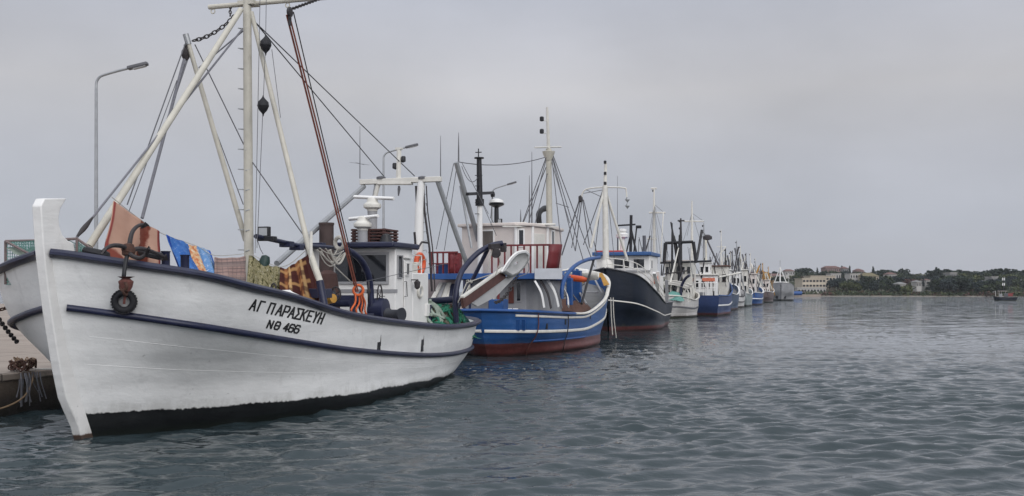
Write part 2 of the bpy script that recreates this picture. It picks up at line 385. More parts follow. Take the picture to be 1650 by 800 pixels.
def template(L_, B, zb, zm, zs, bluff=1.0, stern='round', rake=.06, strake=.55):
    """five level lines for an ordinary small fishing hull"""
    def sheer(t): return zm + (zb - zm) * max(0, 1 - t / .58) ** 1.7 + (zs - zm) * max(0, (t - .58) / .42) ** 1.6
    lv = []
    for k, (zf, rk, sk) in enumerate([(1, 0, 0), (strake, .35, .012), (.25, .75, .03), (0, 1, .05), (-.35, 1.3, .08)]):
        rows = []
        for i in range(14):
            t = HS[i]; f = min(k / 3, 1); b = HB[i] * (1 - f) + WB[i] * f
            if k == 1: b = HB[i] * .90 + WB[i] * .10
            if i < 6: b *= bluff + (1 - bluff) * i / 6
            if stern == 'transom' and i > 8: b = (.93, .91, .88, .86, .84)[i - 9] * (1 - .14 * f)
            if k == 4: b *= .6
            s = t * (1 - rake * rk - sk) + rake * rk
            rows.append((s * L_, max(b, .02 if i < 13 else 0) * B, sheer(t) * zf if k < 4 else -.6))
        lv.append(rows)
    return lv

class Boat(Frame):
    def __init__(self, S_, c, away, name, label, cat='fishing boat', group='boats moored along the quay', yaw=0):
        o = row(S_, c); Frame.__init__(self, o, TH + R(yaw) + (math.pi if away else 0))
        self.root = self.thing(name, label, cat, (0, 0, 0), group)
    def rope(self, name, pts, r, m, parent=None, n=6): return part(name, MB().tube(pts, r, n), m, parent or self.root)
    def window(self, parent, a, b, p0, p1, frame=None, rim=.05, pane=None, name='window', proud=.03):
        """window on the vertical wall a-b between local points p0 (upper) and p1 (lower)"""
        d = Vector((b[0] - a[0], b[1] - a[1], 0)).normalized(); n = Vector((d.y, -d.x, 0)); n = n if n.dot(self.I @ Vector((0, 0, EYE)) - Vector((a[0], a[1], 0))) > 0 else -n
        c = (v3(p0) + v3(p1)) / 2; wd = abs((v3(p1) - v3(p0)).dot(d)); h = abs(p1[2] - p0[2]); Rm = Matrix((d, n, Vector((0, 0, 1)))).transposed()
        fm = MB()
        for s_ in (-1, 1):
            fm.box(c + d * s_ * (wd / 2 + rim / 2) + n * proud * .5, (rim, proud + .02, h + 2 * rim), Rm); fm.box(c + Vector((0, 0, s_ * (h / 2 + rim / 2))) + n * proud * .5, (wd - .002, proud + .018, rim), Rm)
        o = part(name, fm, frame or WHITE, parent)
        part('pane', MB().box(c + n * .008, (wd + .004, .012, h + .004), Rm), pane or GLASS, o); return o
# ------------------------------------------------------------------ water
def make_water():
    def lines(a, b, d0, g, far):
        q = list(np.arange(a, b, d0)); d = d0
        while q[-1] < far: d *= g; q.append(q[-1] + d)
        return q
    xs = lines(-13, 17, .06, 1.028, 130); d = xs[-1] - xs[-2]
    while xs[-1] < 9000: d *= 1.25; xs.append(xs[-1] + d)
    neg = []; d = .06; x = -13
    while x > -9000: d *= 1.05 if x > -40 else 1.3; x -= d; neg.append(x)
    xs = np.array(neg[::-1] + xs)
    ys = lines(9.5, 24, .045, 1.0115, 330); d = ys[-1] - ys[-2]
    while ys[-1] < 12000: d *= 1.12; ys.append(ys[-1] + d)
    neg = []; d = .045; y = 9.5
    while y > -3000: d *= 1.15; y -= d; neg.append(y)
    ys = np.array(neg[::-1] + ys)
    dx = np.gradient(xs); dy = np.gradient(ys)
    X, Y = np.meshgrid(xs, ys); DX, DY = np.meshgrid(dx, dy)
    rng = np.random.default_rng(5); Z = np.zeros_like(X)
    wx = X + .35 * np.sin(.31 * Y + .4) + .22 * np.sin(.53 * X - .37 * Y); wy = Y + .3 * np.sin(.41 * X + 1.1) + .2 * np.sin(.29 * X + .61 * Y)
    W_ = []
    for k in range(96):
        lam = .24 * (26 ** (k / 95.0)); g = math.exp(-(math.log(lam / .58)) ** 2 / (2 * .52 ** 2)) + .05 * (lam > 2.0); cross = k % 3 == 0
        W_.append((lam, rng.normal(R(-40), R(45)) if cross else rng.normal(R(-80), R(19)), g * rng.uniform(.6, 1.4) * (.6 if cross else 1)))
    nrm_ = .225 / math.sqrt(sum((2 * math.pi * g) ** 2 / 2 for _, _, g in W_))
    for lam, a, g in W_:
        kx, ky = math.cos(a) * 2 * math.pi / lam, math.sin(a) * 2 * math.pi / lam
        att = np.clip(1.6 - 3.2 * np.maximum(DX * abs(math.cos(a)), DY * abs(math.sin(a))) / lam, 0, 1)
        ph = kx * wx + ky * wy + rng.uniform(0, 6.28)
        Z += g * nrm_ * lam * att * (np.sin(ph) + .30 * np.sin(2 * ph + 1.3))
    gust = .85 + .22 * np.sin(.21 * X + .13 * Y) * np.sin(.09 * X - .17 * Y + 1) + .16 * np.sin(.043 * Y - .02 * X) + .10 * np.sin(.9 * X + .31 * Y) * np.sin(.37 * X - .62 * Y)
    lee = 1 / (1 + np.exp((X - (-7.6 + (Y - 17) * .29)) * 1.2))                       # calmer between the white boat and the quay
    Z = Z * gust * (1 - .15 * lee)
    ny, nx = X.shape; vs = np.stack([X, Y, Z], -1).reshape(-1, 3)
    idx = np.arange(nx * ny).reshape(ny, nx); q = np.stack([idx[:-1, :-1], idx[:-1, 1:], idx[1:, 1:], idx[1:, :-1]], -1).reshape(-1, 4)
    me = bpy.data.meshes.new('water'); me.vertices.add(len(vs)); me.vertices.foreach_set('co', vs.ravel().astype(np.float32))
    me.loops.add(q.size); me.loops.foreach_set('vertex_index', q.ravel().astype(np.int32)); me.polygons.add(len(q))
    me.polygons.foreach_set('loop_start', np.arange(0, q.size, 4, dtype=np.int32)); me.polygons.foreach_set('loop_total', np.full(len(q), 4, dtype=np.int32))
    me.update(calc_edges=True); me.shade_smooth()
    m, t, p = principled('sea_water', .03, 0, .5); p.inputs['IOR'].default_value = 1.333
    o = nd(t, 'ShaderNodeTexCoord').outputs['Object']
    c = ramp(t, noise(t, o, .12, 4, .5), [(.3, (.022, .034, .039)), (.7, (.028, .042, .047))]); t.links.new(c, p.inputs['Base Color'])
    n1 = noise(t, o, 4.5, 5, .62, (1, .75, 1)); n2 = noise(t, o, .55, 5, .62, (.6, 1.25, 1)); n3 = noise(t, o, .09, 4, .6, (.45, 1.3, 1))
    b1 = nd(t, 'ShaderNodeBump'); b1.inputs['Strength'].default_value = .16; b1.inputs['Distance'].default_value = .05; t.links.new(n1, b1.inputs['Height'])
    b2 = nd(t, 'ShaderNodeBump'); b2.inputs['Strength'].default_value = .2; b2.inputs['Distance'].default_value = .45; t.links.new(n2, b2.inputs['Height']); t.links.new(b1.outputs[0], b2.inputs['Normal'])
    b3 = nd(t, 'ShaderNodeBump'); b3.inputs['Strength'].default_value = .25; b3.inputs['Distance'].default_value = 1.2; t.links.new(n3, b3.inputs['Height']); t.links.new(b2.outputs[0], b3.inputs['Normal'])
    # far out, where the sheet is too coarse to carry them, the same ripples tilt the surface
    nc = nd(t, 'ShaderNodeTexNoise'); nc.inputs['Scale'].default_value = 1.0; nc.inputs['Detail'].default_value = 3; mpn = nd(t, 'ShaderNodeMapping'); mpn.inputs['Scale'].default_value = (.5, 1.2, 1); t.links.new(o, mpn.inputs[0]); t.links.new(mpn.outputs[0], nc.inputs['Vector'])
    sub = nd(t, 'ShaderNodeVectorMath', operation='SUBTRACT'); t.links.new(nc.outputs['Color'], sub.inputs[0]); sub.inputs[1].default_value = (.5, .5, .5)
    mul = nd(t, 'ShaderNodeVectorMath', operation='MULTIPLY'); t.links.new(sub.outputs[0], mul.inputs[0]); mul.inputs[1].default_value = (1.3, 2.4, 0)
    ln_ = nd(t, 'ShaderNodeVectorMath', operation='LENGTH'); t.links.new(o, ln_.inputs[0]); fr_ = nd(t, 'ShaderNodeMapRange'); t.links.new(ln_.outputs['Value'], fr_.inputs[0]); fr_.inputs[1].default_value = 55; fr_.inputs[2].default_value = 220
    sc_ = nd(t, 'ShaderNodeVectorMath', operation='SCALE'); t.links.new(mul.outputs[0], sc_.inputs[0]); t.links.new(fr_.outputs[0], sc_.inputs['Scale'])
    ad = nd(t, 'ShaderNodeVectorMath', operation='ADD'); t.links.new(b3.outputs[0], ad.inputs[0]); t.links.new(sc_.outputs[0], ad.inputs[1]); nm_ = nd(t, 'ShaderNodeVectorMath', operation='NORMALIZE'); t.links.new(ad.outputs[0], nm_.inputs[0])
    t.links.new(nm_.outputs[0], p.inputs['Normal'])
    ob = bpy.data.objects.new('water', me); COL.objects.link(ob); me.materials.append(m); tag(ob, 'grey green rippled harbour water', None, None, 'structure')
make_water()
# ------------------------------------------------------------------ quay
QF = Frame(Vector((-10.2, 21.0, 0)), TH)
CONC = mat('weathered_quay_concrete', (.30, .245, .205), .85, .2, .5, wear=(.20, .165, .14), wamt=.32, bmp=.5, bscale=18)
def quay_top_mat():
    m, t, p = principled('jointed_quay_concrete', .88); o = nd(t, 'ShaderNodeTexCoord').outputs['Object']
    c = ramp(t, noise(t, o, .35, 8, .7), [(.3, (.24, .195, .165)), (.55, (.31, .26, .22)), (.75, (.37, .32, .275))])
    c = mixc(t, ramp(t, noise(t, o, .9, 8, .8), [(.56, (0, 0, 0)), (.7, (.8, .8, .8))]), c, (.13, .11, .10))
    bk = nd(t, 'ShaderNodeTexBrick'); bk.offset = 0; bk.inputs['Scale'].default_value = 1; bk.inputs['Mortar Size'].default_value = .03; bk.inputs['Brick Width'].default_value = 4.2; bk.inputs['Row Height'].default_value = 3.1; t.links.new(o, bk.inputs['Vector'])
    c = mixc(t, math_(t, 'MULTIPLY', bk.outputs['Fac'], .75), c, (.06, .05, .045)); t.links.new(c, p.inputs['Base Color']); bump(t, p, noise(t, o, 14, 6, .7), .6, .02); return m
def quay_wall_mat():
    m, t, p = principled('wet_quay_face', .75); o = nd(t, 'ShaderNodeTexCoord').outputs['Object']
    s = nd(t, 'ShaderNodeSeparateXYZ'); t.links.new(o, s.inputs[0])
    zz = math_(t, 'ADD', s.outputs[2], math_(t, 'MULTIPLY', noise(t, o, 1.6, 6), .35))
    c = ramp(t, zz, [(.2, (.016, .015, .013)), (.5, (.05, .04, .034)), (.72, (.12, .095, .075)), (.95, (.24, .195, .16))])
    c = mixc(t, ramp(t, noise(t, o, 3, 8, .75), [(.5, (0, 0, 0)), (.7, (.6, .6, .6))]), c, (.03, .028, .024)); t.links.new(c, p.inputs['Base Color']); bump(t, p, noise(t, o, 7, 6, .7), .8, .06); return m
q = MB(); q.plan([(-.02, -32), (-.02, 262), (-90, 262), (-90, -32)], -2.5, .70)
qo = part('quay', q, quay_wall_mat()); qo.matrix_world = QF.M; tag(qo, 'concrete quay', None, None, 'structure')
q = MB(); q.plan([(.05, -32), (.05, 262.05), (-90, 262.05), (-90, -32)], .704, .86)
qo = part('pavement', q, quay_top_mat(), bevel=.03); qo.matrix_world = QF.M; tag(qo, 'sandy concrete top of the quay', None, None, 'structure')

def coil(mb, c, r, n, rr, seed=0, flat=.35):
    rnd = random.Random(seed); pts = []
    for i in range(n):
        a = i * .52 + rnd.uniform(-.2, .2); q_ = r * rnd.uniform(.45, 1.05); pts.append((c[0] + q_ * math.cos(a), c[1] + q_ * math.sin(a), c[2] + rnd.uniform(0, 1) * r * flat * 2))
    mb.tube(curve(pts, 4), rr, 5)
# street lamps on the quay
def lamp(px, Y, ytop, pxhead, yhead, label):
    X = (px - CX) / F * Y; fr = Frame((X, Y, .86), 0); ztop = EYE + (YH - ytop) / F * Y - .86
    t = fr.thing('street_lamp', label, 'street lamp', (0, 0, 0), 'street lamps along the quay')
    hx = (pxhead - CX) / F * Y - X; hz = EYE + (YH - yhead) / F * Y - .86
    part('base_plate', MB().lathe((0, 0, 0), [(.16, 0), (.16, .05), (.10, .07), (.10, .5), (.085, .55)], n=12), STEEL, t)
    arm = curve([(0, 0, ztop - .35), (.01, 0, ztop - .15), (.10, 0, ztop), (.25, 0, ztop + (hz - ztop) * .25), (hx * .6, 0, ztop + (hz - ztop) * .64), (hx, 0, hz)], 8)
    part('pole', MB().tube([(0, 0, .5), (0, 0, ztop * .5), (0, 0, ztop - .35)], [.07, .058, .045], 10), STEEL, t)
    part('arm', MB().tube(arm, [.043] * (len(arm) - 3) + [.038] * 3, 8), STEEL, t)
    d = (Vector(arm[-1]) - Vector(arm[-4])).normalized(); h = Vector(arm[-1])
    lh = MB(); lh.beam(h - d * .12, h + d * .52, .22, .11); hd = part('lamp_head', lh, DARKGREY, t, bevel=.03)
    part('lens', MB().beam(h + d * .06 - Vector((0, 0, .065)), h + d * .46 - Vector((0, 0, .065)), .16, .03), LENS, hd)
lamp(155, 32.9, 125, 212, 109, 'tall grey street lamp behind the white boat stem, nearest and tallest of its kind')
lamp(618, 51.1, 248, 657, 237, 'grey street lamp rising behind the radars of the white boat')
lamp(793, 68.8, 306, 820, 297, 'small distant street lamp beside the black mast of the blue boat')
# ================================================================== the white boat in front
A = Boat(0, 0, False, 'fishing_boat', 'large white wooden fishing boat with navy rails and Greek lettering, nearest in the row')
AR = A.root
railT = [(.07, .085, 3.13), (.25, .40, 3.09), (.60, 1.18, 2.96), (1.25, 2.08, 2.79), (2.3, 2.43, 2.58), (3.7, 2.52, 2.39), (6, 2.69, 2.0), (9.7, 2.66, 1.70), (12.5, 2.52, 1.55), (15, 2.32, 1.53), (16.6, 2.04, 1.57), (17.5, 1.65, 1.61), (18.25, .9, 1.65), (18.6, 0, 1.67)]
strkT = [(.26, .085, 2.25), (.42, .30, 2.22), (.80, 1.0, 2.11), (1.42, 1.84, 1.945), (2.4, 2.22, 1.775), (3.8, 2.44, 1.565), (6.1, 2.63, 1.27), (9.8, 2.60, .95), (12.6, 2.43, .80), (15, 2.18, .77), (16.5, 1.87, .80), (17.35, 1.46, .83), (18.0, .8, .87), (18.3, 0, .9)]
midT = [(.60, .085, 1.15), (.74, .20, 1.14), (1.08, .54, 1.1), (1.75, 1.12, 1.02), (2.6, 1.58, .95), (3.9, 2.08, .85), (6.2, 2.54, .7), (9.9, 2.56, .5), (12.6, 2.35, .43), (15, 2.0, .40), (16.4, 1.62, .42), (17.05, 1.22, .45), (17.6, .68, .48), (17.9, 0, .5)]
wlT = [(1.10, .085, 0), (1.18, .13, 0), (1.42, .34, 0), (1.95, .74, 0), (2.75, 1.22, 0), (4.0, 1.84, 0), (6.4, 2.47, 0), (10, 2.43, 0), (12.7, 2.18, 0), (15, 1.72, 0), (16.3, 1.25, 0), (16.9, .85, 0), (17.25, .42, 0), (17.5, 0, 0)]
keelT = [(s + .25 if i < 7 else s - .2, b * .62, -.7) for i, (s, b, z) in enumerate(wlT)]
HA = Hull([railT, strkT, midT, wlT, keelT], 120, 6)
sh = HA.shell(.62, .12)
for v_, u0, u1 in ((.36, .1, .62), (.47, .08, .5), (.43, .52, .97), (.31, .6, .985)):   # proud plank seams
    sh.tube(HA.line(v_, 1, -.008, u0, u1, 80), .012, 6)
HWM = hull_mat('white_hull_paint', (.725, .725, .715), (.006, .007, .008), .46, -.021, .55, .05, scum=(.010, .013, .011), wash=.08, plank=.75)
hull = part('hull', sh, HWM, AR, 40)
part('deck', HA.deck(.62, .12), DECK, AR)
rail_pts = [p + Vector((0, 0, .0)) for p in HA.loop(0, .02)]
part('cap_rail', MB().sweep(rail_pts, .21, .145), NAVY, hull, 50)
for sd_ in (1, -1):
    st = HA.line(.25, sd_, .035, .045, .985, 110)
    part('rub_rail', MB().sweep(st, .13, .115, k=.3), NAVY, hull, 50)
# stem post
fr_ = [(57, 333), (62, 326), (72, 321)]
front = [(66, 332), (68, 360), (70, 395), (73, 425), (77, 460), (83, 505), (90, 550), (98, 598), (107, 642), (118, 668), (127, 688), (131, 703)]
back = [(121, 404), (119, 392), (110, 388), (101, 379), (96, 364), (95, 350), (98, 336), (108, 320)]
prof = [A.L(*p, x=.09) for p in front]; prof.append(prof[-1] + Vector((0, .25, -.6)))
prof += [Vector((0.09, prof[-1].y + .5, prof[-1].z)), Vector((.09, 1.35, .1)), Vector((.09, 1.05, 1.1)), Vector((.09, .75, 2.0)), Vector((.09, .55, 2.9))]
prof += [A.L(*p, x=.09) for p in back] + [A.L(72, 320, x=.09)]
STEMM = hull_mat('white_stem_paint', (.74, .73, .71), (.13, .075, .055), .07, 0, .3, .03, scum=(.06, .045, .035), wash=.06)
part('stem_post', MB().prism([(.09, p.y, p.z) for p in prof], (-.18, 0, 0)), STEMM, hull, 25, bevel=.018)
# lettering painted in strokes that follow the hull side
INK = mat('black_lettering', (.012, .012, .013), .5, .2, 8, bmp=0)
GL = {'A': [[(0, 0), (.5, 1), (1, 0)], [(.2, .36), (.8, .36)]], 'G': [[(0, 0), (0, 1), (.9, 1)]], 'P': [[(0, 0), (0, 1), (.92, 1), (.92, 0)]], 'R': [[(0, 0), (0, 1), (.8, 1), (.98, .86), (.98, .62), (.8, .46), (0, .46)]],
      'S': [[(.95, 1), (0.02, 1), (.55, .52), (0, 0), (1, 0)]], 'K': [[(0, 0), (0, 1)], [(.95, 1), (.06, .45)], [(.3, .6), (.95, 0)]], 'E': [[(.95, 1), (0, 1), (0, 0), (.95, 0)], [(0, .52), (.8, .52)]],
      'Y': [[(0, 1), (.48, .48), (1, 1)], [(.48, .48), (.4, 0)]], 'H': [[(0, 0), (0, 1)], [(.9, 0), (.9, 1)], [(0, .5), (.9, .5)]], 'N': [[(0, 0), (0, 1), (.9, 0), (.9, 1)]],
      'T': [[(.2, 0), (0, .2), (0, .8), (.2, 1), (.75, 1), (.95, .8), (.95, .2), (.75, 0), (.2, 0)], [(0, .5), (.95, .5)]], '4': [[(.62, 0), (.62, 1), (0, .28), (.98, .28)]],
      '6': [[(.92, .86), (.75, 1), (.22, 1), (0, .8), (0, .2), (.2, 0), (.75, 0), (.95, .2), (.95, .4), (.75, .55), (0, .55)]]}
def stroke_letter(mb, g, x0, y0, ax, ay, ux, uy, wd):
    for ln in GL[g]:
        P = [(x0 + a * ax + b * ux, y0 + a * ay + b * uy) for a, b in ln]
        for i in range(len(P) - 1):
            (xa, ya), (xb, yb) = P[i], P[i + 1]; l = math.hypot(xb - xa, yb - ya); dx, dy = (xb - xa) / l, (yb - ya) / l; e = wd * .42
            xa -= dx * e; ya -= dy * e; xb += dx * e; yb += dy * e; rows = []
            for k in range(4):
                t = k / 3; X, Y = xa + (xb - xa) * t, ya + (yb - ya) * t; r = []
                for s_ in (-1, 1):
                    global LU, LV
                    LU, LV = HA.refine(A, X - dy * s_ * wd / 2, Y + dx * s_ * wd / 2, 1, LU, LV)
                    r.append(HA.pt(LU, LV, 1, .006 + .0006 * (i % 3)))
                rows.append(r)
            mb.grid(rows)
LU, LV = HA.hit(A, 410, 490)
tx = MB()
for g, bx in zip('AGPARASKEYH', (115, 240, 400, 535, 640, 735, 835, 930, 1028, 1128, 1214)):
    stroke_letter(tx, g, 390 + bx / 10, 470 + (290 + (bx - 115) * .197) / 10, {'H': 5.8, 'Y': 5.0, 'G': 7.2, 'K': 6.6, 'E': 6.4}.get(g, 7.6), 1.5, 6.6, -15.8, 2.8)
LU, LV = HA.hit(A, 430, 525)
for g, bx in zip('NT466', (395, 508, 655, 737, 825)):
    stroke_letter(tx, g, 390 + bx / 10, 470 + (583 + (bx - 395) * .175) / 10, 7.2, 1.3, 5.0, -11.6, 2.7)
part('lettering', tx, INK, hull, 0)
# freeing ports near the stern
for px, py, h in ((610, 562, .18), (680, 561, .30), (752, 552, .2)):
    u, v = HA.hit(A, px, py - 4); c = HA.pt(u, v, 1, 0); n = HA.nrm(u, v, 1); tx_ = Vector((0, 0, 1)).cross(n).normalized(); Rm = Matrix((tx_, n, Vector((0, 0, 1)))).transposed()
    m = MB().box(c + n * .0, (.15, .03, h), Rm); part('freeing_port', m, BLACK, hull)
    m = MB(); m.beam(c + tx_ * .1 + Vector((0, 0, .30)) + n * .012, c - tx_ * .12 + Vector((0, 0, .32)) + n * .012, .015, .02); m.beam(c + tx_ * .1 + Vector((0, 0, .30)) + n * .012, c + tx_ * .08 + n * .012, .015, .02); part('port_frame', m, DARKIRON, hull)
# --- mast and spars
def T(px, py, x=None, s=None, z=None): return A.L(px, py, x, s, z)
mb_ = T(401, 412, x=0); mt_ = T(398, -22, x=0); deck_z = 1.35
mast = part('mast', MB().tube([(0, mb_.y, deck_z), (0, mb_.y, mb_.z), (0, mt_.y, mt_.z)], [.11, .105, .09], 16), CREAM, AR)
rg = MB()
for i in range(14):
    z = mb_.z + .12 + i * .445
    if z < mt_.z - .6: part('rung', MB().tube([(-.08, mb_.y - .06, z), (-.19, mb_.y - .13, z), (-.19, mb_.y - .03, z + .01), (-.09, mb_.y + .02, z), (.0, mb_.y - .13, z - .03), (.07, mb_.y - .09, z)], .012, 5), STEEL, mast)
ct = MB(); cz = T(400, 6, x=0).z
ct.tube([(-1.0, mb_.y, cz), (1.9, mb_.y, cz)], .055, 10); ct.box((0, mb_.y, cz), (.4, .3, .09))
for q_ in (-.9, .95): ct.torus((q_, mb_.y, cz - .1), .05, .014, (0, 1, 0), 12, 6)
part('crosstree', ct, CREAM, mast)
top = lambda px, py, x=0: T(px, py, x=x)
part('fore_strut', MB().tube([T(143, 398, x=0), T(388, 16, x=0)], [.068, .062], 12), CREAM, AR)
bt = T(301, 62, x=-1.1); bb = T(396, 388, x=-.16)
boom = part('boom', MB().tube([bb, bt], [.062, .05], 12), CREAM, AR)
part('end_band', MB().tube([lerp(bt, bb, -.02), lerp(bt, bb, .03)], .066, 10), STEEL, boom)
bk = MB(); c_ = T(299, 88, x=-1.1); bk.lathe(c_ - Vector((.04, 0, 0)), [(.02, 0), (.12, .01), (.13, .04), (.12, .07), (.02, .08)], (1, 0, 0), 14); bk.box(c_ + Vector((0, 0, .12)), (.06, .05, .18)); part('block', bk, DARKIRON, boom)
sb = T(524, 478, x=2.25); ss_ = T(497, 398, x=1.55); st_ = T(405, 20, x=.08)
strut = part('shroud_strut', MB().tube([T(516, 455, x=2.1), ss_, st_], [.068, .062, .05], 12), CREAM, AR)
part('strut_foot', MB().tube([sb - Vector((0, 0, .3)), T(515, 453, x=2.1)], .083, 12), NAVY, strut)
cr_ = MB(); p_ = A.L(507, 430, x=1.8); cr_.tube([p_ + Vector((-.08, 0, .75)), p_ + Vector((-.09, 0, .1)), p_ + Vector((.14, 0, -.45))], .035, 8); part('fender_sleeve', cr_, OLDWHITE, strut)
# --- standing and running rigging
ch = MB(); chain(ch, T(311, 66, x=-1.0), T(386, 18, x=-.05), .12, .13, .014); part('chain', ch, DARKIRON, AR); ch = MB(); chain(ch, T(371, 10, x=-.5), T(371, 26, x=-.4), 0, .10, .012); part('chain', ch, DARKIRON, AR)
def ropeA(name, pts, r, m, parent=None): return A.rope(name, pts, r, m, parent)
fs = ropeA('forestay', [T(123, 384, x=0), T(390, 48, x=0)], .021, GREYROPE)
tb = MB(); tb.tube([T(124, 382, x=0), T(133, 371, x=0), T(138, 365, x=0), T(149, 351, x=0)], [.02, .045, .045, .02], 8); part('turnbuckle', tb, DARKIRON, fs)
ropeA('stay', [T(205, 330, x=-.9), T(301, 64, x=-1.1)], .013, WIRE)
ropeA('tackle_fall', [T(229, 352, x=-1.0), T(297, 96, x=-1.1)], .034, GREYROPE)
ropeA('tackle_fall', [T(262, 215, x=-1.05), T(302, 96, x=-1.1)], .02, GREYROPE)
ropeA('stay', [T(188, 395, x=-.9), T(285, 130, x=-1.1)], .009, WIRE)
ropeA('stay', [T(314, 72, x=-1.0), T(394, 236, x=-.1)], .013, WIRE)
ropeA('stay', [T(336, 180, x=-.9), T(392, 330, x=-.1)], .011, WIRE)
ropeA('stay', [T(320, 110, x=-.9), T(392, 50, x=0)], .016, GREYROPE)
ropeA('wire', [T(411, 36, x=.1), T(619, 285, x=-.3)], .014, WIRE)
ropeA('wire', [T(411, 36, x=.1), T(668, 284, x=.35)], .014, WIRE)
ropeA('wire', [T(407, 262, x=.1), T(495, 388, x=1.3)], .013, WIRE)
ropeA('halyard', [T(419, 0, x=.55), T(411, 408, x=.4)], .007, WIRE)
ropeA('halyard', [T(429, 0, x=.55), T(428, 70, x=.55), T(424, 168, x=.55), T(414, 400, x=.45)], .007, WIRE)
ropeA('halyard', [T(438, 80, x=.6), T(452, 190, x=.9)], .007, WIRE)
for px, py, wch in ((428, 73, 'upper'), (424, 171, 'lower')):
    c = T(px, py, x=.55); m = MB().lathe(c, [(.012, .2), (.05, .15), (.115, .08), (.125, .012), (.128, 0), (.12, -.02), (.085, -.1), (.03, -.16), (.012, -.2)], n=18)
    m.torus(c + Vector((0, 0, .2)), .022, .007, (1, 0, 0), 10, 5); m.torus(c - Vector((0, 0, .2)), .022, .007, (1, 0, 0), 10, 5)
    A.single('signal_shape', m, RUBBER, wch + ' of the two black day shapes hung beside the cream mast', 'day shape', 'black day shapes on the halyard')
# red tackle from the crosstree to the winch
k0 = T(467, 20, x=1.8); k1 = T(575, 470, x=1.55)
tk = MB(); chain(tk, Vector((1.8, mb_.y, cz)), k0 + Vector((0, 0, .05)), 0, .10, .012); part('chain', tk, DARKIRON, AR)
bk = MB(); bk.lathe(k0 - Vector((.035, 0, 0)), [(.02, 0), (.095, .01), (.10, .035), (.095, .06), (.02, .07)], (1, 0, 0), 14); bk.beam(k0 + Vector((0, 0, .1)), k0 - Vector((0, 0, .16)), .05, .05); bk.box(k0 - Vector((0, 0, .2)), (.05, .05, .14)); part('block', bk, DARKIRON, AR)
part('tackle_rope', MB().tube([k0 - Vector((.07, 0, .05)), lerp(k0, k1, .4) - Vector((.055, 0, 0)), k1 - Vector((.02, 0, 0))], .022, 8), REDROPE, AR)
part('tackle_rope', MB().tube([k0 + Vector((.0, 0, -.1)), lerp(k0, k1, .4) + Vector((.005, 0, 0)), k1 + Vector((.03, 0, 0))], .019, 8), REDROPE, AR)
part('tackle_rope', MB().tube([k0 + Vector((.08, 0, 0)), lerp(k0, k1, .45) + Vector((.07, 0, 0)), T(573, 440, x=1.55)], .013, 6), DARKIRON, AR)
oc = MB()
for i, (dx, dy, r) in enumerate(((0, 0, .13), (-.01, .02, .11), (.02, -.02, .12))):
    c = T(577, 468, x=1.6) + Vector((dx, dy, 0)); oc.torus(c, r, .024, (.2 * i, -1, .1), 18, 6)
for px0, px1 in ((573, 566), (578, 574), (583, 588), (580, 582)): oc.tube(curve([T(px0, 474, x=1.6), T((px0 + px1) / 2 + 3, 488, x=1.62), T(px1, 500, x=1.6), T(px1 + 4, 512, x=1.6)], 4), .022, 6)
A.single('rope_coil', oc, ORANGE, 'bright orange rope coiled below the red tackle beside the winch wheel', 'rope')
# --- wheelhouse
fs_, hw, ra = 11.8, 1.30, 14.3
W = A.thing  # noqa
wall_fr = ((-1.35, fs_), (hw, fs_)); wall_sd = ((hw, fs_), (hw + .02, ra))
zr = 3.66; zc = 3.02
h = MB(); h.plan([(-1.35, fs_), (hw, fs_), (hw, 13.05), (-1.35, 13.05)], 1.0, zr); house = part('wheelhouse', h, WHITE, AR, bevel=.02)
part('casing', MB().plan([(-1.30, 13.053), (hw + .004, 13.053), (hw + .004, ra), (-1.30, ra)], 1.0, zc), WHITE, house, bevel=.03)
part('plinth', MB().plan([(-1.38, fs_ - .02), (hw + .025, fs_ - .02), (hw + .025, ra + .02), (-1.38, ra + .02)], .8, 1.28), GREYP, house)
rf = MB(); rf.plan([(-1.6, fs_ - .42), (hw + .12, fs_ - .42), (hw + .16, 13.2), (-1.6, 13.2)], zr, zr + .15); part('roof', rf, NAVY, house, bevel=.04)
gu = MB(); gu.plan([(-1.36, fs_ - .012), (hw + .012, fs_ - .012), (hw + .012, fs_ + .12), (-1.36, fs_ + .12)], 2.46, 2.56); part('window_ledge', gu, GREYP, house)
A.window(house, *wall_fr, A.wall(541, 412, *wall_fr), A.wall(623, 454, *wall_fr), GREYP, .07)
A.window(house, *wall_sd, A.wall(640.5, 413, *wall_sd), A.wall(647, 447, *wall_sd), GREYP, .03)
d0 = A.wall(650, 418, *wall_sd); d1 = A.wall(660, 505, *wall_sd)
dr = part('door', MB().plan([(hw + .005, d0.y), (hw + .04, d0.y), (hw + .04, d1.y), (hw + .005, d1.y)], 1.32, 3.35), WHITE, house, bevel=.012)
A.window(dr, (hw + .04, fs_), (hw + .05, ra), A.wall(651.5, 425, *wall_sd) + Vector((.04, 0, 0)), A.wall(656, 443, *wall_sd) + Vector((.04, 0, 0)), WHITE, .025)
hd = A.wall(649, 454, *wall_sd); part('handle', MB().tube([hd + Vector((.05, 0, 0)), hd + Vector((.11, 0, 0)), A.wall(650, 478, *wall_sd) + Vector((.11, 0, 0)), A.wall(649, 478, *wall_sd) + Vector((.05, 0, 0))], .012, 6), DARKIRON, dr)
part('eyebrow', MB().beam((hw + .05, d0.y, 3.42), (hw + .05, d1.y + .05, 3.42), .09, .035), WHITE, house)
pc = A.wall(676, 470, *wall_sd); pm = MB(); pm.torus(pc + Vector((.02, 0, 0)), .15, .045, (1, 0, 0), 24, 8); ph = part('porthole', pm, OLDWHITE, house); part('pane', MB().lathe(pc + Vector((.005, 0, 0)), [(.12, 0), (.12, .02)], (1, 0, 0), 20), LENS, ph)
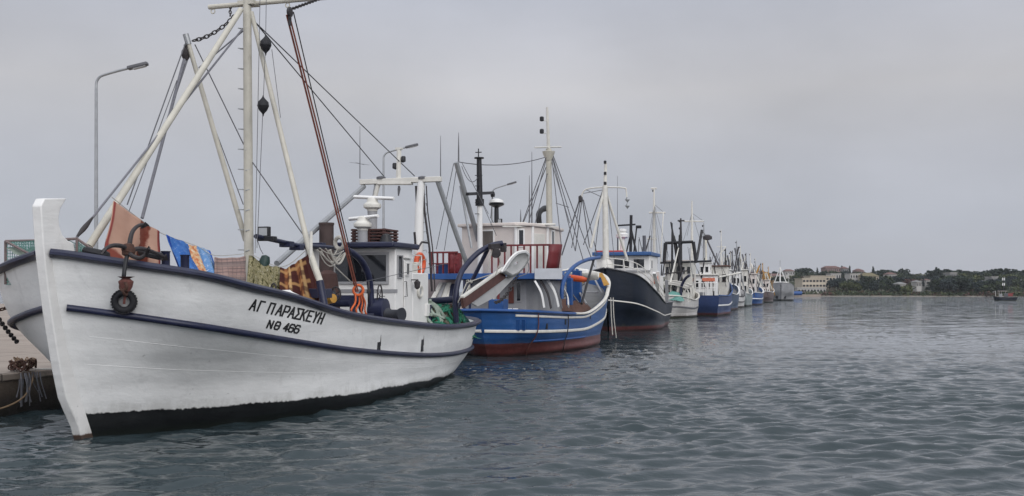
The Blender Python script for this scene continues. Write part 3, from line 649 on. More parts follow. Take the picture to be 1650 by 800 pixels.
lt = A.wall(663, 456, *wall_sd); m = MB(); m.beam(lt + Vector((0, 0, .08)), lt + Vector((.2, 0, .08)), .03, .03); m.lathe(lt + Vector((.17, 0, .07)), [(.03, 0), (.09, -.05), (.075, -.2), (.03, -.25)], n=12); part('bulkhead_lamp', m, DARKIRON, house)
# casing top clutter: rail, vent
m = MB(); m.tube([(hw - .1, 13.2, zc), (hw - .1, 13.2, zc + .5), (hw - .1, 14.0, zc + .5), (hw - .1, 14.0, zc)], .02, 6); part('grab_rail', m, WHITE, house)
m = MB(); m.box((.85, 13.55, zc + .13), (.6, .6, .26)); m.box((.7, 13.9, zc + .27), (.9, .25, .1)); part('deck_locker', m, OLDWHITE, house, bevel=.02)
m = MB(); a_ = A.wall(657, 384, *wall_sd); m.tube([(hw, 13.3, zr + .05), (hw - .02, 13.25, zr + .5)], .035, 8); m.tube([(hw, 13.4, zr + .02), (hw - .05, 13.9, zr + .25), (hw - .05, 14.4, zr + .25)], .03, 6); part('horn', m, DARKIRON, house)
# --- gantry aft of the house
gs = 14.55
def G(px, py): return T(px, py, s=gs)
gb = MB(); ga, gc = G(581, 294), G(711, 289); gb.beam(ga, gc, .18, .15, (0, 0, 1)); gb.beam(G(610, 296), G(664, 296), .2, .08)
gan = part('gantry', gb, OLDWHITE, AR, bevel=.015)
part('gantry_post', MB().tube([(G(673, 428).x, gs, 2.6), G(676, 340), G(679, 292)], [.155, .13, .11], 12), WHITE, gan)
part('gantry_post', MB().tube([G(594, 400), G(601, 330), G(610, 296)], .07, 8), OLDWHITE, gan)
part('gantry_post', MB().tube([G(589, 400), G(605, 296)], .035, 8), GREYP, gan)
part('stay_tube', MB().tube([G(705, 292), T(752, 425, s=15.6)], .075, 8), STEEL, gan)
part('stay_tube', MB().tube([G(586, 301), T(446, 425, x=-.4)], .075, 8), STEEL, gan)
m = MB()
for i in range(9):
    y0 = 300 + i * 15; m.tube([G(679, y0), G(687, y0 - 2), G(687, y0 + 2)], .01, 5)
part('ladder', m, STEEL, gan)
m = MB()
for px, w0 in ((671, .05), (682, .035), (687, .02)): m.tube([G(px, 300), G(px + 2, 340), G(px + (10 if px > 680 else -1), 400), G(px + 14 if px > 680 else px, 470)], w0, 6)
part('cables', m, DARKIRON, gan)
m = MB(); m.tube([G(642, 291), G(643, 242)], .075, 8); m.box(G(643, 240), (.2, .12, .06)); sg = part('signal_mast', m, OLDWHITE, gan)
for px, py in ((650, 257), (636, 268)):
    c = G(px, py); m = MB().lathe(c - Vector((0, 0, .08)), [(.05, 0), (.07, .02), (.07, .14), (.05, .17)], n=10); m.beam(c - Vector((0, 0, .09)), G(643, py + 3), .03, .03); part('navigation_lamp', m, BLACK, sg)
m = MB()
m.tube([G(710, 288), G(710, 250), G(710, 219)], [.017, .013, .006], 5); part('whip_antenna', m, DARKGREY, gan)
m = MB(); m.tube([G(580, 288), G(580, 246), G(580, 204)], [.017, .013, .006], 5)
c = G(580, 264); m.tube([c - Vector((.33, 0, -.05)), c + Vector((.3, 0, -.05))], .006, 4); m.tube([c - Vector((0, .3, 0)), c + Vector((0, .3, 0))], .006, 4); part('whip_antenna', m, DARKGREY, gan)
m = MB()
for px in (614, 681): m.lathe(G(px, 289), [(.14, 0), (.14, .06), (.05, .09)], n=10)
m.tube([G(643, 300), G(643, 305), G(642, 316)], [.03, .05, .02], 6); part('gps_dome', m, DARKGREY, gan)
# --- radars on the roof
def radar(pxp, ytop, ybase, pxb0, yb0, pxb1, yb1, s, rdome):
    z0 = zr + .15; ped = T(pxp, ytop, s=s); m = MB().tube([(ped.x, s, z0), (ped.x, s, ped.z)], .135, 12); r = part('radar', m, GREYP, AR)
    part('gearbox', MB().lathe((ped.x, s, ped.z), [(.14, 0), (.15, .05), (.24, .10), (.25, .17), (.24, .2), (.16, .26), (.13, .36), (.06, .40)], n=20), OLDWHITE, r)
    a, b = T(pxb0, yb0, s=s), T(pxb1, yb1, s=s); a.y += .12; b.y -= .12
    part('scanner', MB().sweep([a, b], .13, .10), WHITE, r, bevel=.01)
radar(584.5, 372, 395, 560, 353, 612, 349, 12.1, .28); radar(600, 341, 395, 568, 317, 637, 321, 12.7, .3)
m = MB(); c = T(604, 386, s=12.9)
for k in range(5): m.box((c.x, c.y, zr + .2 + k * .085), (1.05, .9, .045))
for q_ in (-.45, 0, .45):
    for r_ in (-.4, .4): m.box((c.x + q_, c.y + r_, zr + .36), (.09, .07, .42))
A.single('wooden_crate', m, BROWNW, 'brown slatted wooden crate behind the radars on the white wheelhouse roof', 'crate')
m = MB().lathe((T(622, 392, s=12.2).x, 12.2, zr + .15), [(.2, 0), (.16, .1), (.12, .22), (.03, .26)], n=14); part('roof_vent', m, BLACK, AR)
# --- exhaust, floodlight boom, net arch
m = MB(); e0, e1 = T(526, 402, s=10.9), T(526, 360, s=10.9); m.tube([(e0.x, 10.9, 1.1), e0, e1], .19, 14); m.lathe(e1, [(.205, -.05), (.205, .01), (.15, .01)], n=14); part('exhaust_stack', m, EXH, AR)
m = MB(); c = T(528, 455, s=10.6); m.lathe((c.x, 10.6, 1.2), [(.32, 0), (.33, .6), (.30, 1.3), (.24, 1.75), (.1, 1.85)], n=18); part('wrapped_drum', m, mat('brown_tarpaulin', (.07, .035, .03), .8, .3, 3, bmp=.7, bscale=9), AR)
fb = [T(412, 381, x=.35), T(445, 388, x=.5), T(480, 396, x=.6), T(520, 398, x=.7), T(560, 402, x=.8)]
fl = part('light_boom', MB().sweep(fb, .12, .10), NAVY, AR)
m = MB()
for px, py in ((462, 394), (478, 399), (514, 396)): m.box(T(px, py, x=.55), (.28, .2, .13))
part('bracket', m, NAVY, fl, bevel=.01)
c = T(426, 374, x=.42); m = MB().box(c, (.26, .12, .23)); m.box(c - Vector((-.06, 0, .15)), (.42, .16, .1)); fd = part('floodlight', m, BLACK, AR, bevel=.012)
part('lens', MB().box(c + Vector((0, -.065, .0)), (.20, .012, .17)), LENS, fd)
m = MB().lathe(T(424, 424, x=.5) - Vector((.0, 0, .12)), [(.02, 0), (.1, .02), (.12, .16), (.09, .27), (.02, .3)], (.1, .25, 1), 12); A.single('hand_lamp', m, mat('dark_green_plastic', (.012, .035, .03), .5, .2, 6), 'dark green lantern hung under the floodlight boom beside the mast', 'lantern')
ropeA('cord', curve([T(414, 384, x=.42), T(419, 400, x=.45), T(424, 410, x=.5)]), .008, WIRE)
ar = curve([T(553, 402, x=.9), T(568, 408, x=1.0), T(583, 422, x=1.05), T(593, 442, x=1.1), T(597, 466, x=1.1), T(598, 500, x=1.1)], 8)
part('net_arch', MB().tube(ar, .085, 12), NAVY, AR)
ln = random.Random(3); m = MB()
for i in range(9):
    a = T(518 + ln.uniform(-4, 12), 400 + ln.uniform(0, 8), x=.85); b = T(548 + ln.uniform(-6, 8), 402 + ln.uniform(-2, 16), x=.95); m.tube(sagged(a, b, ln.uniform(.05, .32), 8), .014, 5)
part('looped_lines', m, PALEROPE, AR)
m = MB(); m.tube(sagged(T(532, 403, x=.9), T(556, 408, x=1.0), .3, 10), .03, 6); m.torus(T(547, 392, x=1), .14, .05, (.3, 1, .1), 18, 8); part('hose', m, PALEROPE, AR)
ropeA('wire', [T(511, 403, x=1.5), T(569, 458, x=1.5)], .014, PALEROPE)
ropeA('guy_line', [T(570, 458, x=1.5), T(720, 425, s=15.0)], .008, WIRE)
# --- winch
m = MB(); wc = T(594, 470, x=1.35)
m.torus(wc, .235, .024, (1, .45, 0), 26, 8); 
ax_ = Vector((1, .45, 0)).normalized(); u_ = Vector((0, 0, 1)); v_ = ax_.cross(u_)
for k in range(6):
    d = u_ * math.cos(k * math.pi / 3) + v_ * math.sin(k * math.pi / 3); m.tube([wc, wc + d * .23], .016, 5)
m.lathe(wc - ax_ * .05, [(.05, 0), (.05, .1)], ax_, 10); 
wn = MB(); wn.lathe(Vector((wc.x - .95, wc.y - .1, wc.z - .25)), [(.28, 0), (.28, .04), (.14, .06), (.14, .7), (.28, .72), (.28, .76)], (1, .2, 0), 18); wn.box((wc.x - .5, wc.y + .1, 1.4), (1.3, .5, .7)); wn.box((wc.x - .05, wc.y + .15, 1.5), (.1, .4, .9))
winch = part('winch', wn, NAVY, AR, bevel=.01); part('wheel', m, DARKIRON, winch)
m = MB(); w2 = T(541, 474, x=1.35); m.torus(w2, .16, .02, (.4, 1, 0), 22, 8)
for k in range(4):
    d = Vector((math.cos(k * math.pi / 2 + .4) * .9, -.36 * math.cos(k * math.pi / 2 + .4), math.sin(k * math.pi / 2 + .4))); m.tube([w2, w2 + d * .16], .014, 5)
part('wheel', m, DARKIRON, winch)
m = MB(); c = T(556, 480, x=1.3); m.beam(c + Vector((-.25, 0, 0)), c + Vector((.3, 0, 0)), .1, .12); m.box(c - Vector((-.2, 0, .3)), (.12, .12, .55)); part('winch_frame', m, NAVY, winch, bevel=.01); part('winch_base', MB().box(T(505, 473, x=1.6), (.75, .3, .2)), NAVY, winch, bevel=.01)
m = MB().lathe(T(531, 482, x=1.75), [(.03, -.14), (.1, -.13), (.11, 0), (.1, .13), (.03, .14)], (1, -.4, .1), 14); A.single('float', m, YELLOW, 'small ochre yellow float lying behind the navy rail beside the winch', 'float')
m = MB(); c = T(612, 478, x=1.2); m.torus(c, .30, .02, (1, .2, 0), 24, 6)
for k in range(5): m.tube([c, c + Vector((.05, math.cos(k * 1.257), math.sin(k * 1.257))) * .29], .01, 5)
part('wheel', m, DARKIRON, winch)
m = MB(); c = T(612, 500, x=1.25); m.lathe(c - Vector((.25, 0, 0)), [(.05, 0), (.30, .02), (.32, .2), (.30, .42), (.05, .45)], (1, 0, 0), 18); part('net_drum', m, NAVY, winch)
m = MB(); c = T(636, 507, x=2.1); m.lathe(c - Vector((.25, -.09, 0)), [(.14, 0), (.16, .05), (.12, .14), (.12, .36), (.16, .45), (.17, .5), (.13, .5)], (1, -.35, 0), 18); part('fairlead_roller', m, mat('dark_slate_paint', (.03, .032, .04), .5, .2, 5), AR)
# --- stern gallows
c0, c1 = T(735, 520, x=2.05), T(810, 392, x=3.0)
arch = curve([c0, T(734, 480, x=2.05), T(741, 445, x=2.1), T(755, 423, x=2.2), T(774, 405, x=2.45), T(795, 395, x=2.75), c1], 8)
gal = part('stern_gallows', MB().tube(arch, .082, 12), NAVY, AR)
part('gallows_brace', MB().tube(curve([T(727, 520, x=1.6), T(743, 486, x=1.75), T(764, 446, x=2.1), T(786, 402, x=2.6)], 6), .062, 10), NAVY, gal)
m = MB(); m.beam(T(789, 398, x=2.75), T(814, 396, x=3.0), .12, .16); m.box(T(811, 401, x=3.0), (.16, .16, .2)); m.lathe(T(799, 408, x=2.9), [(.03, -.06), (.15, -.05), (.15, .05), (.03, .06)], (0, 1, 0), 14); part('fairlead', m, DARKIRON, gal, bevel=.01)
part('cross_bar', MB().tube([T(689, 486, x=1.0), T(745, 482, x=2.05)], .1, 12), NAVY, AR)
m = MB(); m.box(T(691, 508, x=1.3) , (.16, .16, .6)); part('bollard', m, NAVY, AR, bevel=.02)
m = MB(); m.box(T(688, 500, x=1.3) , (.12, .3, .35)); part('fish_box_guard', m, WHITE, AR, bevel=.01)
# --- bollards on the foredeck
for px, y0, y1, x in ((267, 438, 405, .95), (298, 440, 411, 1.55)):
    a, b = T(px, y0, x=x), T(px, y1, x=x); m = MB().tube([a - Vector((0, 0, .4)), a, b - Vector((0, 0, .03)), b], [.075, .075, .075, .09], 12); part('bollard', m, NAVY, AR)
for px, py, x in ((243, 410, .8), (155, 408, .5)): part('deck_eye', MB().torus(T(px, py, x=x), .16, .07, (.2, .1, 1), 22, 8), RUBBER, AR)
for px, py in ((294, 459), (441, 461)):
    c = T(px, py + 12, x=2.35 if px > 350 else 1.9); m = MB().torus(c + Vector((0, 0, .12)), .06, .016, (.3, 1, 0), 14, 6)
    if px > 350: part('ring_bolt', m, DARKIRON, AR)
# life ring on the gantry post
lr = T(676.5, 425, s=14.25); lb = A.thing('life_ring', 'orange life ring hung upright on the white gantry post behind the wheelhouse', 'life ring', lr)
part('ring', MB().torus(lr, .255, .075, (1, -.06, 0), 32, 12), ORANGEP, lb)
m = MB()
for k in range(4):
    a = k * math.pi / 2 + .6; ax = Vector((1, -.06, 0)).normalized(); u = Vector((0, 0, 1)); v = ax.cross(u); d = u * math.cos(a) + v * math.sin(a); m.torus(lr + d * .255, .08, .010, ax.cross(d), 16, 6)
part('band', m, PALEROPE, lb)
# ================================================================== washing hung along the white boat
def cloth(name, corners, m, label, cat, folds=3, amp=.05, n=(26, 20), top=None, seed=0, depth=.0, hem=0.0):
    """a hanging cloth: corners TL, TR, BR, BL in the boat's frame; folds deepen towards the free edge"""
    TL, TR, BR, BL = [v3(c) for c in corners]; rnd = random.Random(seed); ph = rnd.uniform(0, 6); nrm = (TR - TL).cross(BL - TL).normalized(); vs = []; uv = []
    for j in range(n[1] + 1):
        q = j / n[1]
        for i in range(n[0] + 1):
            p = i / n[0]; c = TL * (1 - p) * (1 - q) + TR * p * (1 - q) + BR * p * q + BL * (1 - p) * q
            c = c - Vector((0, 0, 1)) * (hem * 4 * p * (1 - p) * (1 - q))
            d = amp * (.25 + q) * (math.sin(p * folds * 6.28 + ph + q * .8) + .5 * math.sin(p * folds * 11.3 + 2 * ph)) + .04 * (mnoise.noise(Vector((p * 3 + seed, q * 2, seed))) ) + depth * q
            vs.append(c + nrm * d); uv.append((p, 1 - q))
    w_ = n[0] + 1; fs = [(j * w_ + i, j * w_ + i + 1, (j + 1) * w_ + i + 1, (j + 1) * w_ + i) for j in range(n[1]) for i in range(n[0])]
    b = sum(vs, Vector()) / len(vs); b.z = min(p.z for p in vs)
    me = bpy.data.meshes.new(name); me.from_pydata([tuple(p - b) for p in vs], [], fs); l = me.uv_layers.new(name='UVMap')
    for lp in me.loops: l.data[lp.index].uv = uv[lp.vertex_index]
    me.shade_smooth(); me.materials.append(m); o = bpy.data.objects.new(name, me); COL.objects.link(o); o.location = A.M @ b; o.rotation_euler = (0, 0, -A.th)
    so_ = o.modifiers.new('thickness', 'SOLIDIFY'); so_.thickness = .014; so_.offset = 0
    return tag(o, label, cat, 'cloths drying on the white boat')
def towel1(t, uv, u, v):
    c = ramp(t, noise(t, uv, 3, 4), [(.3, (.40, .235, .175)), (.7, (.46, .29, .22))])
    d = math_(t, 'ADD', math_(t, 'MULTIPLY', math_(t, 'ABSOLUTE', math_(t, 'SUBTRACT', u, .66)), 2.0), math_(t, 'MULTIPLY', noise(t, uv, 3.2, 5), .55))
    c = mixc(t, ramp(t, d, [(.46, (1, 1, 1)), (.52, (0, 0, 0))]), c, ramp(t, noise(t, uv, 9, 3), [(.4, (.15, .038, .026)), (.6, (.19, .06, .042))]))
    d2 = math_(t, 'ADD', math_(t, 'ADD', u, math_(t, 'MULTIPLY', v, .9)), math_(t, 'MULTIPLY', noise(t, uv, 4, 5), .35)); c = mixc(t, ramp(t, d2, [(.46, (1, 1, 1)), (.53, (0, 0, 0))]), c, (.19, .055, .04))
    c = mixc(t, step(t, u, .94), c, (.22, .05, .045)); return mixc(t, step(t, u, 0, .045), c, (.24, .055, .05))
TOWEL1 = uv_mat('peach_towel', towel1)
def towel2(t, uv, u, v):
    c = ramp(t, noise(t, uv, 6, 5), [(.35, (.03, .095, .30)), (.7, (.06, .16, .40))]); c = mixc(t, ramp(t, noise(t, uv, 11, 4, .7, (1, 2.5, 1)), [(.60, (0, 0, 0)), (.64, (.7, .7, .7))]), c, (.35, .42, .60)); return mixc(t, step(t, u, 0, .14), c, (.015, .045, .26))
TOWEL2 = uv_mat('blue_towel', towel2)
def towel3(t, uv, u, v):
    c = ramp(t, noise(t, uv, 5, 4), [(.35, (.09, .20, .40)), (.7, (.17, .29, .47))])
    c = mixc(t, ramp(t, noise(t, uv, 13, 4, .7, (1, 2, 1)), [(.57, (0, 0, 0)), (.61, (.9, .9, .9))]), c, (.52, .56, .62))
    d = math_(t, 'ADD', u, math_(t, 'MULTIPLY', noise(t, uv, 5, 5), .25)); c = mixc(t, ramp(t, d, [(.42, (1, 1, 1)), (.47, (0, 0, 0))]), c, ramp(t, noise(t, uv, 7, 4), [(.4, (.42, .14, .06)), (.55, (.55, .38, .22)), (.7, (.62, .56, .48))])); return mixc(t, step(t, u, .90), c, (.03, .10, .42))
TOWEL3 = uv_mat('printed_towel', towel3)
def stripes(t, v, n, w0, w1, soft=.04):
    return step(t, math_(t, 'FRACT', math_(t, 'MULTIPLY', v, n)), w0, w1, soft)
def plaid(t, uv, u, v):
    c = mixc(t, stripes(t, v, 2, .35, .7), ramp(t, noise(t, uv, 5, 4), [(.3, (.25, .17, .15)), (.7, (.32, .22, .195))]), (.20, .15, .14))
    for ax, n, a, b, col, k in ((v, 9, .38, .62, (.085, .07, .075), .7), (u, 7, .4, .58, (.11, .09, .09), .45), (v, 3, .1, .25, (.34, .25, .22), .5)):
        c = mixc(t, math_(t, 'MULTIPLY', stripes(t, ax, n, a, b), k), c, col)
    return c
PLAID = uv_mat('grey_pink_plaid', plaid)
def camo(t, uv, u, v):
    return ramp(t, noise(t, uv, 13, 3, .6, (1, .6, 1)), [(.34, (.03, .03, .014)), (.42, (.10, .09, .04)), (.5, (.28, .25, .15)), (.57, (.07, .065, .03)), (.66, (.34, .31, .21))])
CAMO = uv_mat('mottled_green_blanket', camo)
def check(t, uv, u, v):
    c = mixc(t, stripes(t, u, 2.6, .25, .6), (.055, .018, .015), (.24, .10, .042)); c = mixc(t, math_(t, 'MULTIPLY', stripes(t, u, 2.6, .66, .82), .9), c, (.44, .28, .13))
    c = mixc(t, math_(t, 'MULTIPLY', stripes(t, v, 2.5, .1, .3), .65), c, (.42, .24, .10)); c = mixc(t, math_(t, 'MULTIPLY', stripes(t, v, 2.5, .55, .85), .65), c, (.045, .014, .014)); return mixc(t, step(t, u, .80), c, (.06, .022, .02))
CHECK = uv_mat('brown_checked_blanket', check)
def cx_(*q): return [T(px, py, x=x) for px, py, x in q]
cloth('towel', cx_((184, 324, .45), (256, 373, .42), (257, 432, .55), (172, 420, .6)), TOWEL1, 'peach orange towel with a dark brown figure, hung highest beside the anchor', 'towel', 1.6, .035, seed=1, hem=.03)
cloth('towel', cx_((267, 379, .42), (303, 393, .40), (338, 452, 1.0), (294, 446, .95)), TOWEL2, 'deep blue towel hung slanting between the navy bollards', 'towel', 1.4, .05, seed=2)
cloth('towel', cx_((303, 394, .40), (339, 404, .36), (362, 460, 1.0), (322, 450, .98)), TOWEL3, 'light blue and orange printed towel hung next to the plain blue one', 'towel', 2, .045, seed=3)
cloth('blanket', cx_((347, 414, .75), (395, 413, .6), (397, 466, 1.0), (350, 462, 1.1)), PLAID, 'grey and pink plaid blanket left of the cream mast', 'blanket', .8, .05, seed=4, hem=.04)
cloth('blanket', cx_((401, 412, .2), (455, 432, .9), (455, 482, 1.3), (396, 478, .8)), CAMO, 'mottled olive green blanket right of the cream mast', 'blanket', 2.5, .045, seed=5, hem=.05)
cloth('blanket', cx_((452, 432, .9), (500, 401, 1.45), (520, 488, 1.75), (452, 486, 1.45)), CHECK, 'brown checked blanket tied up to the white strut', 'blanket', 3, .055, seed=6, hem=.12)
cl = A.rope('clothes_line', curve([T(180, 318, x=.45), T(222, 351, x=.43), T(262, 377, x=.42), T(320, 398, x=.38), T(347, 412, x=.6), T(398, 409, x=.1)]), .007, PALEROPE)
A.rope('clothes_line', curve([T(404, 410, x=.1), T(455, 430, x=.9), T(498, 400, x=1.5)]), .008, PALEROPE)
m = MB(); c = T(446, 474, x=1.7); m.lathe(c - Vector((0, 0, .3)), [(.3, 0), (.42, .12), (.40, .26), (.22, .36), (.05, .38)], n=16)
m.v = [(x + .06 * mnoise.noise(Vector((x * 5, y * 5, z * 5))), y + (y - c.y) * .4, z + .05 * mnoise.noise(Vector((x * 6, y * 6, 3)))) for x, y, z in m.v]
A.single('sack', m, mat('white_sackcloth', (.72, .71, .69), .9, .08, 6, bmp=.6, bscale=20), 'white sack lying below the olive and brown blankets', 'sack')
# ------------------------------------------------------------------ grapnel anchor, tyres, mooring
ax0 = 1.28
def K(px, py, x=ax0): return T(px, py, x=x)
an = A.thing('grapnel_anchor', 'rusty grapnel anchor with curved arms hooked over the navy bow rail', 'anchor', K(200, 470))
part('shank', MB().tube(curve([K(208, 402), K(203, 420, 1.3), K(200, 440, 1.32), K(199, 456, 1.3)]), .034, 10), BLACK, an)
m = MB(); c = K(207, 404); m.lathe(c - Vector((0, 0, .1)), [(.05, 0), (.10, .03), (.11, .12), (.08, .2), (.03, .22)], n=12); m.torus(c, .085, .03, (.3, 0, 1), 16, 8); part('crown', m, RUST, an)
for q in ([(207, 403), (196, 397), (182, 396), (172, 400), (165, 406)], [(208, 402), (210, 386), (214, 373), (223, 364), (236, 362)], [(209, 404), (226, 401), (243, 405), (257, 411), (268, 417)], [(207, 404), (212, 412), (225, 416), (236, 409), (240, 400)]):
    cv = curve([K(px, py, ax0 + .0 + (.1 if i and q[-1][0] == 240 else 0) * i) for i, (px, py) in enumerate(q)], 6); n_ = len(cv)
    part('arm', MB().tube(cv, [.042 - .016 * i / n_ for i in range(n_)], 8), DARKIRON, an)
    e = Vector(cv[-1]); d = (e - Vector(cv[-4])).normalized(); part('fluke', MB().prism([e - d * .10 + d.orthogonal() * .05, e + d * .05, e - d * .10 - d.orthogonal() * .05], d.cross(d.orthogonal()) * .02), DARKIRON, an)
m = MB(); m.torus(K(199, 462, 1.34), .07, .026, (.2, 1, 0), 16, 8); m.torus(K(202, 470, 1.34), .06, .024, (1, .2, 0), 14, 8); part('shackle', m, RUST, an)
m = MB(); c = K(203, 458, 1.33); m.lathe(c, [(.06, -.12), (.10, -.05), (.12, .04), (.06, .09), (.14, .12)], n=10); part('lashing', m, mat('faded_red_lashing', (.13, .05, .042), .9, .4, 12, bmp=.6), an)
def tyre(px, py, side, r, label):
    u, v = HA.hit(A, px, py, side); p = HA.pt(u, v, side, .075); n = HA.nrm(u, v, side); bz = p - Vector((0, 0, r * 1.35)); t = A.thing('tyre_fender', label, 'tyre fender', bz, 'tyre fenders on the white bow')
    n = (n + Vector((0, 0, .25))).normalized(); m = MB().torus(p, r, r * .40, n, 32, 12, .85); part('tyre', m, RUBBER, t)
    m = MB()
    for k in range(26):
        a = k * 6.283 / 26; uu = n.orthogonal().normalized(); vv = n.cross(uu); d = uu * math.cos(a) + vv * math.sin(a); m.box(p + d * r * 1.37, (.02, .10, .03), Matrix((d, n, d.cross(n))).transposed())
    part('tread', m, RUBBER, t); return p
tp = tyre(201, 484, 1, .145, 'small black tyre fender hung under the anchor on the bow')
part('rope', MB().tube([K(200, 466, 1.34), tp + Vector((.02, 0, .1)), tp - Vector((0, 0, .04))], .024, 6), mat('faded_red_lashing', (.2, .07, .06)), an)
tl = tyre(34, 489, -1, .15, 'black tyre fender on the quay side of the bow, with a chain')
WF = Frame((0, 0, 0), 0)
def wp(p): return A.M @ v3(p)
m = MB(); a = wp(tl) + Vector((-.02, -.12, -.02)); b = WF.L(-22, 502, s=a.y - .3); chain(m, a, b, .03, .10, .015)
tie = WF.single('mooring_chain', m, RUST, 'rusty mooring chain leading left from the bow tyre fender', 'chain')
q0 = WF.L(28, 552, s=19.0); q1 = WF.L(-30, 470, s=17.5); m = MB(); chain(m, q0, q1, .05, .10, .016); WF.single('mooring_chain', m, DARKIRON, 'heavy dark chain slanting down behind the white bow', 'chain')
# net frame on the foredeck
nf = A.thing('net_cage', 'open box frame covered with teal netting behind the white stem', 'net frame', (-.6, 1.2, 2.6))
f = MB(); b0 = T(8, 450, x=-1.3); P = [T(9, 389, x=-1.45), T(60, 388, x=-.75), T(106, 386, x=-.10), T(124, 385, x=.12), T(153, 405, x=.35), T(52, 412, x=-.55)]
for a, b in ((P[0], P[1]), (P[1], P[2]), (P[2], P[3]), (P[3], P[4]), (P[0], P[5]), (P[0], P[0] - Vector((0, 0, .75))), (P[3], P[3] - Vector((0, 0, .5))), (P[5], P[4])): f.tube([a, b], .024, 6)
part('frame', f, mat('rusty_grey_tube', (.16, .12, .115), .6, .3, 8), nf)
def net_panel(mb, a, b, c, d, n, m_, r=.006):
    for i in range(n + 1):
        t = i / n; mb.tube([lerp(a, d, t), lerp(lerp(a, d, t), lerp(b, c, t), .5) - Vector((0, 0, .02)), lerp(b, c, t)], r, 4)
    for i in range(m_ + 1):
        t = i / m_; mb.tube([lerp(a, b, t), lerp(d, c, t)], r, 4)
f = MB(); dz = Vector((0, 0, .75)); net_panel(f, P[0], P[2], P[2] - dz, P[0] - dz, 14, 26); net_panel(f, P[0], P[2], P[4], P[5], 8, 22); net_panel(f, P[3], P[4], P[4] - dz * .5, P[3] - dz * .5, 8, 12)
part('netting', f, TEALNET, nf)
f = MB(); rows = [[lerp(lerp(P[0], P[2], i / 16), lerp(P[5], P[4], i / 16), j / 6) - Vector((0, 0, .12 + .08 * mnoise.noise(Vector((i * .6, j * .9, 2))))) for i in range(17)] for j in range(7)]; f.grid(rows); part('net_heap', f, GREYNET, nf)
# rope heap hanging over the quay edge
qp = lambda px, py, x=0.02: QF.L(px, py, x=x)
def hair(mb, c, n, L_, seed, rr=.012):
    r_ = random.Random(seed)
    for i in range(n):
        p = v3(c) + Vector((r_.uniform(-.12, .12), r_.uniform(-.25, .25), 0)); mb.tube(curve([p, p + Vector((.05, r_.uniform(-.05, .05), -L_ * .3)), p + Vector((.07, r_.uniform(-.12, .12), -L_ * r_.uniform(.7, 1.1)))], 4), rr, 4)
rh = QF.thing('mooring_rope', 'tangled brown mooring rope heaped over the quay edge under the bow', 'rope', (.0, qp(37, 600).y, .86))
c = qp(36, 603, -.05); c.z = .88
m = MB(); coil(m, c, .26, 80, .014, 4, .45); part('tangle', m, RUST, rh)
m = MB(); coil(m, c + Vector((-.03, .1, .05)), .24, 60, .013, 8, .45); part('tangle', m, mat('tan_rope', (.22, .15, .10), .9, .3, 12), rh)
m = MB(); hair(m, (.09, c.y + .02, .84), 14, .62, 5); part('frayed_ends', m, GREYROPE, rh)
m = MB(); m.tube(curve([qp(-25, 665, .3), qp(12, 655, .3), qp(38, 640, .25), qp(51, 618, .2), qp(52, 604, .08), qp(44, 597, 0)], 6), .017, 6); part('hanging_line', m, TANW, rh)
m = MB(); a = qp(48, 604, .0); a.z = .9; m.tube([a, QF.I @ wp((-1.6, 2.9, 1.0))], .016, 6); part('bow_line', m, PALEROPE, rh)
# ------------------------------------------------------------------ nets on the stern deck
def tangle(mb, c, rx, ry, h, n, r, seed, steps=9):
    r_ = random.Random(seed)
    for i in range(n):
        a = r_.uniform(0, 6.28); p = Vector((c[0] + rx * r_.uniform(-1, 1), c[1] + ry * r_.uniform(-1, 1), 0)); pts = []
        for k in range(steps):
            a += r_.uniform(-1, 1); p = p + Vector((math.cos(a) * .14, math.sin(a) * .14, 0)); p.x = min(max(p.x, c[0] - rx), c[0] + rx); p.y = min(max(p.y, c[1] - ry), c[1] + ry); e = max(0, 1 - ((p.x - c[0]) / rx) ** 2 * .6 - ((p.y - c[1]) / ry) ** 2 * .6); pts.append((p.x, p.y, c[2] + h * e ** .7 + r_.uniform(-.03, .07)))
        mb.tube(curve(pts, 3), r, 5)
def heap(c, rx, ry, h, seed, n=22, rough=.14):
    rows = []
    for j in range(n + 1):
        rows.append([])
        for i in range(n + 1):
            u, v = i / n * 2 - 1, j / n * 2 - 1; e = max(0, 1 - u ** 4 * .8 - v ** 4 * .8) * max(0, 1 - .5 * (u * u + v * v)); q = Vector((u * 3 + seed, v * 3, seed)); rows[-1].append((c[0] + u * rx, c[1] + v * ry, c[2] + h * e + e * rough * (mnoise.noise(q) + .6 * mnoise.noise(q * 2.7))))
    return MB().grid(rows)
nc = (.9, 15.4, 1.05)
nh = A.thing('fishing_net', 'heap of green and beige trawl net on the stern of the white boat', 'net', nc)
part('net_heap', heap(nc, 1.22, 1.5, 1.05, 3, 26, .3), GREENNET, nh)
m = MB(); tangle(m, (1.2, 14.7, 1.25), .45, .5, .95, 16, .055, 2); part('float_line', m, GREYNET, nh)
m = MB(); tangle(m, (1.35, 14.9, 1.1), .4, .5, .85, 14, .055, 5); part('beige_net', m, DULLNET, nh)
m = MB(); tangle(m, (1.6, 15.2, 1.1), .45, .9, .95, 34, .035, 6); part('green_line', m, GREENNET, nh)
m = MB(); tangle(m, (1.3, 15.5, 1.1), .7, 1.1, 1.0, 16, .03, 9); part('dark_line', m, mat('dark_teal_rope', (.015, .06, .055), .9, .3, 9), nh)
m = MB(); tangle(m, (1.6, 15.2, 1.15), .4, .6, .9, 7, .035, 12); part('terracotta_line', m, TERRA, nh)
